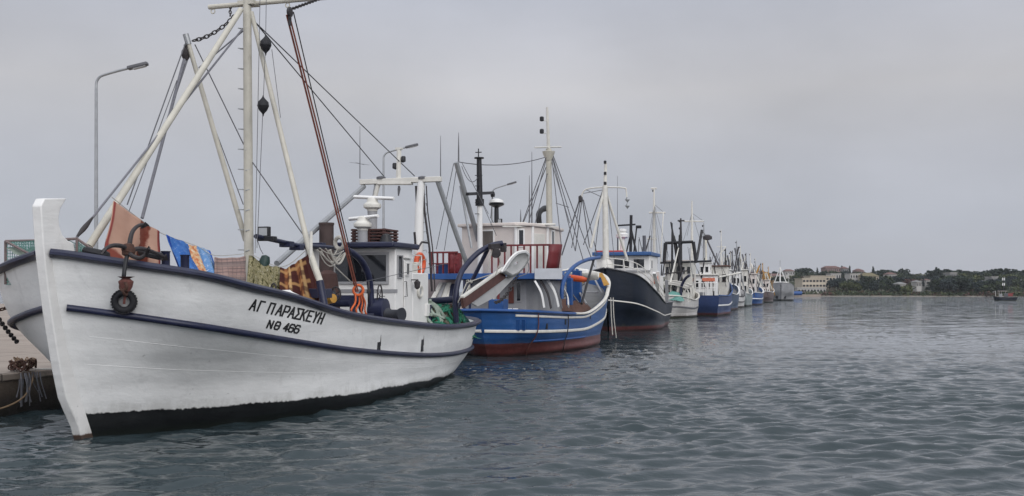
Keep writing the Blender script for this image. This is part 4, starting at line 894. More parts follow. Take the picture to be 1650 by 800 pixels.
# trawl door slung from the gallows
td0, td1 = T(745, 489, x=2.35), T(812, 441, x=2.75)
dd = (td1 - td0).normalized(); up_ = Vector((0, 0, 1)); sd2 = dd.cross(up_).normalized()
tdo = A.thing('trawl_door', 'slanted trawl door with brown edge plank and white scooped end below the stern gallows', 'trawl door', td0)
m = MB().beam(td0, td1, .10, .30, (0, 0, 1)); part('edge_plank', m, BROWNW, tdo, bevel=.01)
part('white_capping', MB().beam(td0 + Vector((0, 0, .18)) - dd * .02, td1 + Vector((0, 0, .18)), .13, .05), OLDWHITE, tdo)
pn = MB(); a0 = T(773, 491, x=2.45); a1 = T(806, 462, x=2.75); b0 = T(782, 478, x=2.45)
pn.prism([td0 + dd * .5 - up_ * .12, td1 - up_ * .12, T(836, 440, x=2.95), T(800, 478, x=2.7), T(770, 494, x=2.45)], Vector((-.07, .05, 0))); part('panel', pn, mat('pale_grey_board', (.40, .40, .40), .55, .1, 3, wear=(.25, .24, .22), wamt=.3), tdo)
outl = [(808, 440), (818, 424), (826, 414), (834, 408), (846, 406), (852, 411), (851, 420), (843, 433), (833, 443), (822, 448)]
ctr = T(832, 424, x=3.0); rows = []
for k, (sc, dp) in enumerate(((1.0, 0), (1.02, -.10), (.98, -.2), (.84, -.22), (.80, -.13), (.55, .02), (.12, .06))):
    rows.append([ctr + (T(px, py, x=2.8 + .0045 * (px - 808)) - ctr) * sc + Vector((.6, .0, 0)) * 0 + A.I.to_3x3() @ Vector((.25, -.9, .1)) * (-dp) for px, py in outl + outl[:1]])
part('scoop', MB().grid(rows), mat('grey_scoop_paint', (.36, .36, .355), .5, .12, 4, wear=(.22, .20, .18), wamt=.3), tdo, 60); part('scoop_rim', MB().tube(curve([p + Vector((0, 0, .02)) for p in rows[0][:6]], 4), .035, 7), WHITE, tdo)
part('sling', MB().tube(curve([T(846, 414, x=3.0), T(852, 428, x=3.0), T(850, 440, x=3.0), T(836, 446, x=2.95)], 5), .016, 6), GREYROPE, tdo)
m = MB(); chain(m, T(838, 432, x=2.9), T(798, 488, x=2.55), .25, .15, .02); part('chain', m, DARKIRON, tdo)
part('rope', MB().tube([T(738, 488, x=2.2), T(752, 456, x=2.2), T(775, 448, x=2.3), T(812, 436, x=2.8)], .016, 6), PALEROPE, tdo)
m = MB(); coil(m, T(756, 457, x=2.2), .09, 16, .016, 3, .6)
for px in (746, 752, 758): m.tube([T(757, 458, x=2.2), T(px, 480, x=2.2)], .016, 5)
part('rope_knot', m, PALEROPE, tdo)
m = MB(); m.tube([T(801, 402, x=2.9), T(806, 424, x=2.9), T(798, 444, x=2.8)], .02, 5); m.tube([T(793, 402, x=2.8), T(786, 438, x=2.7)], .014, 5); part('hoist_rope', m, PALEROPE, tdo)
# ================================================================== helpers for the other boats
def glow(boat, parent, m_, name, a, b, r): return part(name, MB().tube([a, b], r, 8), m_, parent)
def stripe(boat, hull_, hl, v, sd_, m_, wd=.05, th=.10, u0=.03, u1=.99, name='rub_rail', off=.015): return part(name, MB().sweep(hl.line(v, sd_, off, u0, u1, 90), wd, th, k=.2), m_, hull_, 50)
def navlight(boat, parent, c, m_=None):
    return part('navigation_lamp', MB().lathe(v3(c) - Vector((0, 0, .1)), [(.05, 0), (.09, .02), (.09, .17), (.06, .2)], n=10), m_ or BLACK, parent)
def planks(mb, poly, n, zb, zt, w_, t_):
    for (a, b) in zip(poly[:-1], poly[1:]):
        a, b = Vector((*a, 0)), Vector((*b, 0)); l = (b - a).length; k = max(1, int(l / n))
        for i in range(k): c = a + (b - a) * (i + .5) / k; mb.beam((c.x, c.y, zb), (c.x, c.y, zt), w_, t_, tuple((b - a).normalized()))
def rig(D, seed, n, s0, s1, hw, z, top):
    r_ = random.Random(seed)
    for i in range(n):
        x, s = r_.uniform(-hw, hw), r_.uniform(s0, s1); h = r_.uniform(.45, 1) * top; k = r_.random()
        if k < .5: part('spar', MB().tube([(x, s, z), (x + r_.uniform(-1.2, 1.2), s + r_.uniform(-1.5, 1.5), z + h)], [r_.uniform(.07, .12), .05], 6), r_.choice([DARKIRON, BLACK, OLDWHITE, DARKGREY, CREAM, STEEL]), D.root)
        else: D.rope('stay', [(x, s, z + h), (x + r_.uniform(-1.5, 1.5), s + r_.uniform(-3, 3), z + .2)], .03, WIRE, None, 4)
def deck_clutter(D, seed, n, s0, s1, hw, z, hmax=.8):
    """crates, drums and winch gear standing on a far boat's deck, each a part"""
    r_ = random.Random(seed)
    for i in range(n):
        x, s, k = r_.uniform(-hw, hw), r_.uniform(s0, s1), r_.random(); h = r_.uniform(.35, hmax)
        if k < .45: part('fish_box', MB().box((x, s, z + h / 2), (r_.uniform(.4, .9), r_.uniform(.4, .8), h)), r_.choice([OLDWHITE, GREYP, BLUE, TERRA, STEEL, YELLOW]), D.root, bevel=.03)
        elif k < .7: part('drum', MB().lathe((x, s, z), [(.25, 0), (.28, .05), (.28, h), (.2, h + .05)], n=12), r_.choice([BLUE, DARKIRON, OLDWHITE, RUST]), D.root)
        else: part('deck_post', MB().tube([(x, s, z), (x + r_.uniform(-.3, .3), s, z + h * 2.2)], .06, 7), r_.choice([OLDWHITE, DARKIRON, WHITE]), D.root)
# ================================================================== the blue boat
B = Boat(39.8, 0, True, 'fishing_boat', 'bright blue wooden fishing boat with white stripes, red bottom and tall white house')
BR = B.root
def q2(c, S_): return (-c, 39.8 - S_)
def U(px, py, c=None, S_=None, z=None): return B.L(px, py, -c if c is not None else None, 39.8 - S_ if S_ is not None else None, z)
HB2 = Hull(template(16.4, 2.5, 3.75, 1.55, 1.80, .92, 'round', .05, .56), 110, 6)
HBM = hull_mat('blue_hull_paint', (.018, .078, .235), (.105, .030, .028), .50, 0, .28, .02, scum=(.03, .02, .02), wash=.22, plank=1.1)
bh = part('hull', HB2.shell(.65, .1), HBM, BR, 40); part('deck', HB2.deck(.65, .1), DECK, BR)
lp = HB2.line(0, 1, .03); rp_ = HB2.line(0, -1, .03)
k_ = int(len(lp) * .62)
part('cap_rail', MB().sweep(lp[:k_], .17, .11), OLDWHITE, bh, 50); part('cap_rail', MB().sweep(rp_[:k_], .17, .11), OLDWHITE, bh, 50); part('stern_rail', MB().sweep(lp[k_ - 1:] + rp_[k_ - 1:][::-1], .22, .13), BLUE, bh, 50)
for sd_ in (1, -1):
    stripe(B, bh, HB2, .25, sd_, OLDWHITE, .06, .11, .02, .995); stripe(B, bh, HB2, .055, sd_, OLDWHITE, .05, .085, .03, .9, 'white_band')
    stripe(B, bh, HB2, .42, sd_, BLUE, .06, .07, .55, .8, 'rubbing_piece')
st2 = MB(); pr = [(0, HB2.G[j, 0, 0] - .12, HB2.G[j, 0, 2] + (.25 if j == 0 else 0)) for j in range(HB2.nv)]; st2.sweep(pr, .16, .3, (0, 1, 0)); part('stem_post', st2, WHITE, bh, 40)
for px, py in ((881, 526), (911, 519), (930, 514), (951, 510)):
    u, v = HB2.hit(B, px, py, -1); c = HB2.pt(u, v, -1); n = HB2.nrm(u, v, -1); t_ = Vector((0, 0, 1)).cross(n).normalized(); part('freeing_port', MB().box(c, (.14, .04, .22), Matrix((t_, n, Vector((0, 0, 1)))).transposed()), BLACK, bh)
for px in (834, 843):
    u, v = HB2.hit(B, px, 520, -1); a = HB2.pt(u, .10, -1, .03); b = HB2.pt(u, .23, -1, .03); part('fender_batten', MB().beam(a, b, .16, .06, (0, 1, 0)), BLUE, bh)
# lower house, upper deck and octagonal wheelhouse
lo = [q2(-1.7, 26.5), q2(.9, 26.5), q2(1.2, 27.2), q2(1.2, 31.5), q2(-1.7, 31.5)]
lh = part('lower_house', MB().plan(lo, .95, 2.98), GREYP, BR, bevel=.02)
dk = [q2(-3.0, 25.6), q2(2.0, 25.6), q2(2.35, 26.0), q2(1.6, 28.5), q2(1.5, 32), q2(-2.6, 32)]
part('upper_deck', MB().plan(dk, 2.985, 3.22), BLUE, BR, bevel=.02)
up2 = [q2(-1.95, 26.9), q2(.45, 26.6), q2(.98, 27.2), q2(1.3, 28.4), q2(1.3, 31), q2(.8, 31.8), q2(-1.95, 31.8)]
z2 = 5.15
wh = part('wheelhouse', MB().plan(up2, 3.225, z2), PINKWHITE, BR, bevel=.02)
def grow(poly, d):
    cx = sum(p[0] for p in poly) / len(poly); cy = sum(p[1] for p in poly) / len(poly); return [(cx + (x - cx) * (1 + d), cy + (y - cy) * (1 + d)) for x, y in poly]
part('roof', MB().plan(grow(up2, .07), z2, z2 + .13), PINKWHITE, wh, bevel=.03)
for i in (1, 2, 3): part('corner_post', MB().tube([(up2[i][0], up2[i][1], 3.23), (up2[i][0], up2[i][1], z2)], .07, 8), WHITE, wh)
CURT = mat('curtained_glass', (.11, .095, .085), .3, .3, 8, stretch=(6, 6, .4), bmp=0)
for (a, b), p0, p1, pn_ in (((up2[0], up2[1]), (777, 373), (795, 397), CURT), ((up2[1], up2[2]), (835.5, 371), (842.5, 396), GLASS), ((up2[3], up2[4]), (888, 373), (892, 396), GLASS)):
    B.window(wh, a, b, B.wall(*p0, a, b), B.wall(*p1, a, b), WHITE, .06, pn_)
a, b = up2[2], up2[3]; d0 = B.wall(858, 376, a, b); d1 = B.wall(877, 440, a, b)
dm = MB(); n_ = Vector((b[1] - a[1], -(b[0] - a[0]), 0)).normalized(); n_ = n_ if n_.y > 0 else -n_
dm.prism([d0 + n_ * .03, (d1.x + n_.x * .03, d1.y + n_.y * .03, d0.z), d1 + n_ * .03, (d0.x + n_.x * .03, d0.y + n_.y * .03, d1.z)], n_ * -.05); part('door', dm, OLDWHITE, wh, bevel=.01)
a, b = lo[0], lo[1]
o_ = B.wall(820, 463, a, b); p_ = B.wall(828, 489, a, b); dd_ = MB(); dd_.box(((o_.x + p_.x) / 2, o_.y + .02, (o_.z + p_.z) / 2), (abs(o_.x - p_.x), .06, abs(o_.z - p_.z))); part('red_door', dd_, mat('brown_red_door', (.13, .035, .025), .6), lh)
B.window(lh, a, b, B.wall(833, 455, a, b), B.wall(839, 485, a, b), GREYP, .05)
for px in (826, 836):
    c = B.wall(px, 488, a, b); part('plastic_can', MB().box((c.x, c.y + .5, 1.72), (.20, .15, .22)), WHITE, BR, bevel=.02)
# red railing round the upper deck
pol = [q2(-2.95, 25.7), q2(-1.7, 25.65)]
rr_ = MB(); planks(rr_, pol, .235, 3.22, 4.05, .10, .045); rr_.beam((*pol[0], 4.07), (*pol[1], 4.07), .1, .07); rr_.beam((*pol[0], 3.62), (*pol[1], 3.62), .05, .05); part('red_railing', rr_, RED, BR)
def cur(cS, z0, z1): return [(*q2(c, s), z) for c, s in cS for z in (z0, z1)]
rows = [[(*q2(c, s_), 3.22 + (4.05 - 3.22) * j / 3) for j in range(4)] for c, s_ in ((-2.1, 25.64), (-1.95, 25.62), (-1.8, 25.66), (-1.7, 25.8), (-1.66, 26.1))]
cp = MB().grid(rows); cpo = part('curved_panel', cp, RED, BR); m_ = cpo.modifiers.new('thickness', 'SOLIDIFY'); m_.thickness = .05
part('blue_crate', MB().box((*q2(-2.3, 26.1), 3.44), (.85, .5, .42)), BLUE, BR, bevel=.02)
pol = [q2(-.4, 25.66), q2(1.98, 25.66), q2(2.3, 26.05), q2(1.75, 27.6)]
rr_ = MB(); planks(rr_, pol, .25, 3.22, 4.3, .09, .05)
for a, b in zip(pol[:-1], pol[1:]): rr_.beam((*a, 4.32), (*b, 4.32), .1, .07)
part('red_railing', rr_, RED, BR)
rows = [[(*q2(c + .16 * j / 3, s_), 3.3 + 1.05 * j / 3) for j in range(4)] for c, s_ in ((1.95, 25.60), (2.12, 25.68), (2.27, 25.88), (2.34, 26.1))]
cpo = part('curved_panel', MB().grid(rows), RED, BR); m_ = cpo.modifiers.new('thickness', 'SOLIDIFY'); m_.thickness = .05
pa, pb = U(862, 433, S_=25.5), U(906, 450, S_=25.5); part('white_canvas', MB().box((((pa + pb) / 2).x, 39.8 - 25.48, ((pa + pb) / 2).z), (abs(pa.x - pb.x), .04, abs(pa.z - pb.z))), mat('pale_canvas', (.50, .51, .54), .8, .08, 3, bmp=.4, bscale=8), BR)
# leaning boards and davit knees between deck and upper deck
for (x0, y0, x1, y1), mt_2 in (((862, 453, 877, 496), WHITE), ((882, 451, 900, 494), WHITE), ((908, 466, 916, 494), WHITE), ((871, 452, 888, 497), DARKIRON), ((889, 455, 905, 497), DARKGREY)):
    a = U(x0, y0, c=1.72); b = U(x1, y1, c=2.08); mid = lerp(a, b, .5) + Vector((-.07, 0, .05)); part('leaning_board', MB().sweep(curve([a, mid, b], 6), .26, .06, (1, 0, 0)), mt_2, BR)
for x0, y0, x1, y1, m_ in ((711, 456, 696, 484, OLDWHITE), (724, 456, 712, 486, OLDWHITE), (716, 456, 704, 486, GREYP), (730, 458, 722, 488, NAVY), (722, 458, 718, 486, OLDWHITE)):
    part('leaning_board', MB().beam(U(x0, y0, S_=26.2), U(x1, y1, S_=25.8), .22, .05), m_, BR)
for px in (748, 757, 789, 803): part('deck_post', MB().tube([U(px, 442, S_=25.7), (U(px, 442, S_=25.7).x, 39.8 - 25.7, 1.1)], .055, 8), NAVY if px < 760 else RED, BR)
part('side_panel', MB().box(U(712, 470, S_=27.5) , (1.5, .1, 1.4)), mat('greyish_pink_boards', (.26, .22, .22), .8, .2, 3, stretch=(1, 1, 4)), BR)
part('deck_locker', MB().box(U(803, 491, c=.3), (.6, .7, .4)), BLUE, BR, bevel=.03)
m = MB(); m.beam(U(796, 500, c=-.3), U(797, 476, c=-.3), .25, .07, (1, 0, 0)); part('white_fender', m, WHITE, BR, bevel=.03)
# masts
m = MB(); b0 = U(774, 400, c=-1.0); b1 = U(773, 330, c=-1.0); b2 = U(772, 256, c=-1.0); m.tube([(b0.x, b0.y, 3.0), b1], .11, 12); bm = part('signal_mast', m, WHITE, BR)
part('upper_mast', MB().tube([b1, b2], [.13, .10], 12), BLACK, bm); part('mast_step', MB().tube([b1 - Vector((0, 0, .05)), lerp(b1, b2, .12)], .18, 10), BLACK, bm)
part('cross_arm', MB().beam(U(753, 313, c=-1), U(794, 311, c=-1), .12, .12), BLACK, bm); part('mast_cap', MB().lathe(b2, [(.2, 0), (.2, .05), (.05, .07)], n=10), BLACK, bm)
m = MB(); c = U(771, 247, c=-1); m.beam(c - Vector((0, 0, .18)), c + Vector((0, 0, .18)), .035, .035, (0, 1, 0)); m.beam(c - Vector((.13, 0, -.03)), c + Vector((.13, 0, .03)), .035, .035); part('metal_cross', m, BLACK, bm)
m = MB(); m.lathe(U(794, 314, c=-1), [(.08, -.1), (.1, 0), (.08, .1)], n=10); m.tube([U(794, 312, c=-1), U(791, 352, c=-1)], .02, 5); part('cross_arm_lamp', m, BLACK, bm)
m = MB(); 
for y0 in (283, 300, 327, 345): m.beam(U(766, y0, c=-1), U(777, y0, c=-1), .03, .03)
part('foot_steps', m, BLACK, bm)
for x0, y0, x1, y1, r in ((735, 262, 771, 388, .10), (742, 300, 760, 400, .05)): part('boom', MB().tube([U(x0, y0, c=-1.7), U(x1, y1, c=-1.2)], r, 10), STEEL, BR)
mm0 = U(886, 366, c=.9); mm1 = U(884, 240, c=.9); mm2 = U(881.5, 173, c=.9)
mn = part('main_mast', MB().tube([(mm0.x, mm0.y, 3.3), mm1], [.15, .12], 14), CREAM, BR); part('topmast', MB().tube([mm1, mm2], [.08, .05], 10), OLDWHITE, mn)
part('crosstree', MB().tube([U(862, 238, c=.9), U(904, 237, c=.9)], .035, 8), OLDWHITE, mn); part('mast_collar', MB().lathe(U(884, 252, c=.9), [(.12, -.2), (.25, .1), (.28, .2), (.1, .25)], n=14), CREAM, mn)
for py in (192, 212): c = U(873, py, c=.9); navlight(B, mn, c); part('lamp_arm', MB().tube([c - Vector((0, 0, .08)), U(881, py + 3, c=.9)], .018, 5), OLDWHITE, mn)
def rB(x0, y0, x1, y1, c0=.9, c1=.9, r=.014, m_=WIRE, sag=0): return B.rope('stay', sagged(U(x0, y0, c=c0), U(x1, y1, c=c1), sag, 10 if sag else 1), r, m_, mn, 5)
for q_ in ((889, 252, 905, 400, 1, 2.2), (889, 250, 927, 405, 1, 2.2), (889, 248, 940, 420, 1, 2.3), (891, 250, 958, 430, 1, 2.3), (889, 262, 918, 360, 1, 2.0), (880, 254, 841, 362, .9, -.5), (880, 258, 851, 362, .9, .2), (880, 270, 838, 372, .9, -1), (882, 280, 862, 362, .9, .5)): rB(*q_, r=.02)
rB(737, 261, 878, 254, -1.7, .9, .018, WIRE, .22); rB(731, 264, 703, 402, -1.7, -2.8); rB(744, 262, 787, 345, -1.7, -.4); rB(737, 262, 716, 404, -1.7, -2.4); rB(744, 268, 771, 285, -1.7, -1, .014, WIRE, .4); rB(778, 330, 800, 380, -1, -.3); rB(790, 350, 836, 430, -1, .5)
for x0, y0, y1 in ((857, 362, 245), (853, 362, 283), (739, 262, 214), (839, 364, 338)): 
    a, b = U(x0, y0, c=.3 if x0 > 800 else -1.7), U(x0, y1, c=.3 if x0 > 800 else -1.7); part('whip_antenna', MB().tube([a, lerp(a, b, .45), b], [.035, .03, .010], 6), DARKGREY, BR)
ex = curve([U(869, 363, c=.6), U(868, 350, c=.6), U(869, 343, c=.6), U(874, 338, c=.6), U(879, 336, c=.6)], 5); part('exhaust_pipe', MB().tube(ex, [.12] * (len(ex) - 4) + [.135] * 4, 10), BLACK, BR)
c = U(800, 331, c=-.5); m = MB(); m.lathe(c, [(.05, -.75), (.10, -.7), (.09, -.1), (.3, 0), (.33, .06), (.15, .12)], n=16); rd = part('radar', m, BLACK, BR); part('dome', MB().lathe(c + Vector((0, 0, .1)), [(.3, 0), (.28, .1), (.1, .17)], n=14), WHITE, rd)
m = MB(); m.box(U(804, 357, c=-.4), (.26, .1, .2)); fl2 = part('floodlight', m, BLACK, BR); part('lens', MB().box(U(804, 357, c=-.4) + Vector((0, .06, 0)), (.2, .02, .15)), LENS, fl2)
m = MB(); m.beam(U(810, 365, c=.2), U(900, 366, c=1.6), .06, .05); m.tube([U(862, 362, c=.9), U(895, 362, c=1.7)], .05, 6); m.box(U(838, 361, c=.4), (.5, .3, .12)); part('roof_rail', m, OLDWHITE, wh)
m = MB(); m.beam(U(906, 331, c=1.2) - Vector((.3, 0, .1)), U(906, 331, c=1.2) + Vector((.3, 0, .1)), .03, .03); part('wind_arm', m, DARKGREY, mn)
# forward gear on the blue boat
m = MB(); m.tube(curve([U(905, 482, c=2.0), U(906, 462, c=2.0), U(914, 442, c=2.05), U(929, 427, c=2.15), U(946, 419, c=2.2), U(966, 415, c=2.3)], 7), .085, 12); fa = part('net_arch', m, BLUE, BR)
m = MB(); m.box(U(930, 462, c=1.3), (.4, .4, 1.5)); part('winch_post', m, BLUE, fa, bevel=.02); m = MB(); m.box(U(918, 470, c=1.6), (.25, .3, 1.2)); part('winch_post', m, BLUE, fa, bevel=.02)
part('brace', MB().tube([U(957, 418, c=2.25), U(949, 446, c=2.2), U(937, 490, c=2.1)], .055, 8), BLACK, fa)
sk = B.thing('work_skiff', 'small white skiff with orange float stowed inside the bow of the blue boat', 'skiff', U(946, 455, S_=35.6))
c = U(938, 453, S_=35.3); rows = []
for i in range(9):
    t = i / 8; wd = .75 * math.sin(math.pi * (.12 + .8 * t)) ** .7; rows.append([(c.x + .8 - 1.6 * t, c.y + .8 * wd * a, c.z + .35 * abs(a) ** 2 + .25 * (t - .5) ** 2) for a in (-1, -.7, 0, .7, 1)])
m = MB().grid(rows); so2 = part('shell', m, OLDWHITE, sk); mo = so2.modifiers.new('thickness', 'SOLIDIFY'); mo.thickness = .06
part('canopy', MB().box(U(941, 441, S_=35.6), (.45, .5, .4)), WHITE, sk, bevel=.06)
m = MB().lathe(U(930, 447, c=1.6) + Vector((.55, 0, 0)), [(.03, 0), (.13, .1), (.15, .4), (.14, .8), (.08, 1.05), (.03, 1.1)], (-1, .1, -.12), 14); B.single('float', m, ORANGEP, 'orange float lying on the bow deck below the blue arch', 'float')
m = MB(); m.prism([U(930, 452, S_=36.5), U(955, 441, S_=36.8), U(969, 440, S_=37), U(981, 459, S_=36.5), U(973, 461, S_=36.5), U(968, 447, S_=36.8), U(950, 450, S_=36.8), U(936, 458, S_=36.5)], Vector((0, -.25, 0))); part('bow_thwart', m, YELLOW, BR)
for x0, y0, x1, y1 in ((958, 450, 973, 478), (968, 455, 980, 476), (928, 462, 945, 490), (945, 455, 938, 482)): part('deck_spar', MB().tube([U(x0, y0, c=1.2), U(x1, y1, c=1.9)], .05, 6), random.Random(x0).choice([OLDWHITE, GREYP, DARKIRON]), BR)
m = heap((-.9, 5.2, 1.55), .9, 1.9, .6, 7, 16, .2); B.single('fishing_net', m, TERRA, 'brown net heaped on the foredeck of the blue boat', 'net')
deck_clutter(B, 17, 12, 1.6, 5.5, 1.3, 1.75, .9); rig(B, 18, 10, 1.5, 7, 1.6, 1.8, 1.7)
for i, (px, y0, y1, m_, lab) in enumerate(((866, 503, 571, mat('faded_red_lashing', (.2, .07, .06)), 'reddish rope hanging down the blue hull side to the water'), (914, 497, 562, DARKIRON, 'thin dark rope hanging down the blue hull amidships'), (961, 487, 556, GREYROPE, 'thin grey rope hanging near the bow of the blue boat'))):
    u, v = HB2.hit(B, px, y0, -1, .5, .02); pts = [HB2.pt(u, t, -1, .06) for t in (0, .05, .12, .2, .26, .34, .45, .6, .74)]; pts = [p + Vector((0, .1 * i_ / 8 + .03 * math.sin(i_ * 2), 0)) for i_, p in enumerate(pts)]; B.single('hanging_rope', MB().tube(curve(pts, 4), .022, 6), m_, lab, 'rope')
for i, (x0, x1, y1) in enumerate(((984, 987, 540), (988, 993, 545))):
    m = MB().tube(curve([U(x0, 480, c=2.35), U(x0 + 1, 510, c=2.55), U(x1, y1, c=2.7)], 5), .025, 6); B.single('mooring_rope', m, PALEROPE, ('pale mooring rope', 'second pale mooring rope')[i] + ' dropping to the water ' + ('close to the blue bow' if i == 0 else 'between the blue and dark bows'), 'rope')
# ================================================================== the dark hulled boat
C = Boat(49.3, -.3, False, 'fishing_boat', 'black navy fishing boat with white line and blue roofed wheelhouse, bow beside the blue bow')
CR = C.root
HC = Hull(template(15.6, 2.55, 4.0, 1.72, 1.75, .85, 'transom', .07, .5), 100, 6)
ch_ = part('hull', HC.shell(.8, .1), hull_mat('dark_navy_hull_paint', (.009, .014, .026), (.085, .028, .028), .30, 0, .25, .02, scum=(.03, .02, .02), wash=.3), CR, 40); part('deck', HC.deck(.8, .1), DECK, CR)
for sd_ in (1, -1): stripe(C, ch_, HC, .25, sd_, OLDWHITE, .03, .075, .01, .995, 'white_line', .01); part('cap_rail', MB().sweep(HC.line(0, sd_, .02), .16, .1), DARKGREY, ch_, 50)
def X(px, py, x=None, s=None, z=None): return C.L(px, py, x, s, z)
hs = 6.0
a, b = X(984, 450, s=hs), X(1047, 450, s=hs); zt = X(1047, 412, s=hs).z
hx0, hx1 = -1.75, b.x
hc = part('wheelhouse', MB().plan([(hx0, hs), (hx1, hs), (hx1, hs + 3.6), (hx0, hs + 3.6)], 1.4, zt), WHITE, CR, bevel=.04)
part('roof', MB().plan([(hx0 - .2, hs - .45), (hx1 + .15, hs - .45), (hx1 + .15, hs + 3.9), (hx0 - .2, hs + 3.9)], zt, zt + .24), mat('mid_blue_paint', (.035, .10, .26), .45, .2), hc, bevel=.04)
part('red_hatch', MB().box((hx0 + .9, hs + .6, zt + .30), (1.9, 1.2, .12)), mat('bright_red_paint', (.45, .05, .04), .5), hc, bevel=.02)
wl_ = ((hx0, hs), (hx1, hs)); ws_ = ((hx1, hs), (hx1, hs + 3.6))
for x0, x1 in ((989.5, 1004), (1006, 1014), (1021, 1038)): C.window(hc, *wl_, C.wall(x0, 418, *wl_), C.wall(x1, 432 if x0 > 1000 else 433, *wl_), WHITE, .06)
C.window(hc, *ws_, C.wall(1048.5, 420, *ws_), C.wall(1051, 433, *ws_), WHITE, .06)
part('lower_ledge', MB().box(((hx0 + hx1) / 2, hs - .05, X(1020, 437, s=hs).z), (hx1 - hx0 + .1, .14, .1)), GREYP, hc)
# bow railing
rl = MB(); pts = []
for i, (u, dz) in enumerate(((.03, .62), (.10, .66), (.18, .72), (.26, .78), (.34, .82), (.42, .86), (.49, .86), (.55, .8))):
    p = HC.pt(u, 0, 1); q_ = p + Vector((-.1, 0, dz)); pts.append(q_); rl.tube([p, q_], .026, 6)
rl.tube(curve(pts, 4), .028, 6); rl.tube(curve([p - Vector((0, 0, .38)) for p in pts], 4), .025, 6); part('bow_railing', rl, OLDWHITE, CR)
# mast with legs
ms = 2.6; t0 = X(975, 300, s=ms); t1 = X(976, 262, s=ms); bs_ = X(977, 422, s=ms)
mC = part('mast', MB().tube([(bs_.x, ms, 2.4), t0], [.22, .17], 14), OLDWHITE, CR); part('topmast', MB().tube([t0, t1], [.12, .08], 10), OLDWHITE, mC)
part('mast_base', MB().lathe((bs_.x, ms, 2.4), [(.5, 0), (.48, 1.3), (.38, 1.9), (.27, 2.1)], n=16), OLDWHITE, mC)
for x1, y1, xx in ((952, 400, -1.9), (1011, 420, 2.0)): part('mast_leg', MB().tube([X(974, 303, s=ms), X(x1, y1, s=ms + 1.2 if x1 > 975 else ms - .5)], .085, 10), OLDWHITE, mC)
for py in (262, 280, 296): navlight(C, mC, X(975.5, py, s=ms) + Vector((0, -.1, 0)))
part('cross_arm', MB().tube(curve([X(936, 322, s=ms), X(940, 309, s=ms), X(950, 304, s=ms), X(975, 302, s=ms), X(1005, 303, s=ms), X(1009, 308, s=ms), X(1010, 318, s=ms)], 5), .05, 8), OLDWHITE, mC)
for k_, py in enumerate((322, 332)):
    c = X(1011, py, s=ms); m = MB(); m.add([c + Vector((-.16, 0, 0)), c + Vector((0, 0, .2)), c + Vector((.16, 0, 0)), c + Vector((0, 0, -.2)), c + Vector((0, .13, 0)), c + Vector((0, -.13, 0))], [(0, 1, 4), (1, 2, 4), (2, 3, 4), (3, 0, 4), (1, 0, 5), (2, 1, 5), (3, 2, 5), (0, 3, 5)]); part('radar_reflector', m, STEEL, mC, 0)
for x0, y0, x1, y1, r in ((936, 315, 905, 412, .05), (938, 318, 927, 405, .035), (938, 318, 950, 400, .035), (940, 322, 962, 410, .03), (972, 305, 940, 395, .03), (944, 306, 970, 318, .02), (940, 312, 974, 306, .02), (978, 302, 990, 420, .02), (970, 310, 958, 412, .025), (936, 318, 921, 400, .03)):
    C.rope('stay', [X(x0, y0, s=ms), X(x1, y1, s=ms + .2)], r, WIRE if r < .045 else DARKGREY, mC, 5)
part('boom_head', MB().lathe(X(935, 320, s=ms), [(.05, -.25), (.12, -.2), (.12, .12), (.05, .18)], n=10), DARKIRON, mC)
m = MB(); c = X(1003, 407, s=7.2); m.tube([(c.x, 7.2, zt + .2), X(1003, 385, s=7.2)], .16, 12); rdc = part('radar', m, WHITE, CR); part('dome', MB().lathe(X(1003, 385, s=7.2), [(.2, 0), (.42, .1), (.45, .3), (.2, .42), (.3, .5), (.3, .62), (.1, .68)], n=16), WHITE, rdc)
part('black_mast', MB().tube([(X(1016, 408, s=7.5).x, 7.5, zt), X(1017, 347, s=7.5)], .10, 10), BLACK, CR)
for (x0, y0, x1, y1, r) in ((993, 364, 1024, 362, .06), (1017, 370, 1026, 410, .07), (1017, 374, 1009, 408, .05), (1026, 365, 1021, 410, .05), (995, 363, 996, 408, .03)): part('black_spar', MB().tube([X(x0, y0, s=7.5), X(x1, y1, s=7.6)], r, 8), BLACK, CR)
part('floodlight', MB().box(X(1029, 366, s=7.5), (.36, .2, .2)), BLACK, CR, bevel=.02)
part('stern_post', MB().tube([(X(1039, 410, s=9.1).x, 9.1, zt - .2), X(1038, 380, s=9.1)], .12, 10), DARKGREY, CR)
for px, y0, y1 in ((1045, 452, 388), (995, 408, 284), (1050, 412, 372)): a, b = X(px, y0, s=8.6), X(px, y1, s=8.6); part('whip_antenna', MB().tube([a, b], [.03, .012], 5), DARKGREY, CR)
lr2 = X(1057, 452, x=2.1); part('orange_jacket', MB().box(lr2, (.3, .3, .55)), mat('salmon_plastic', (.55, .16, .09), .6), CR, bevel=.1)
for x0, y0, x1, y1 in ((1054, 440, 1062, 470), (1060, 438, 1062, 474), (1066, 445, 1067, 490), (1074, 452, 1075, 492)): part('stern_frame', MB().beam(X(x0, y0, x=2.2), X(x1, y1, x=2.2), .22, .12), random.Random(x1).choice([WHITE, GREYP, STEEL]), CR)
rig(C, 30, 14, 8, 14, 2.0, 2.0, 4.6)
part('net_winch', MB().lathe(X(1063, 468, x=1.3) , [(.3, -.6), (.35, -.5), (.2, -.4), (.2, .4), (.35, .5), (.3, .6)], (1, 0, 0), 14), DARKIRON, CR)
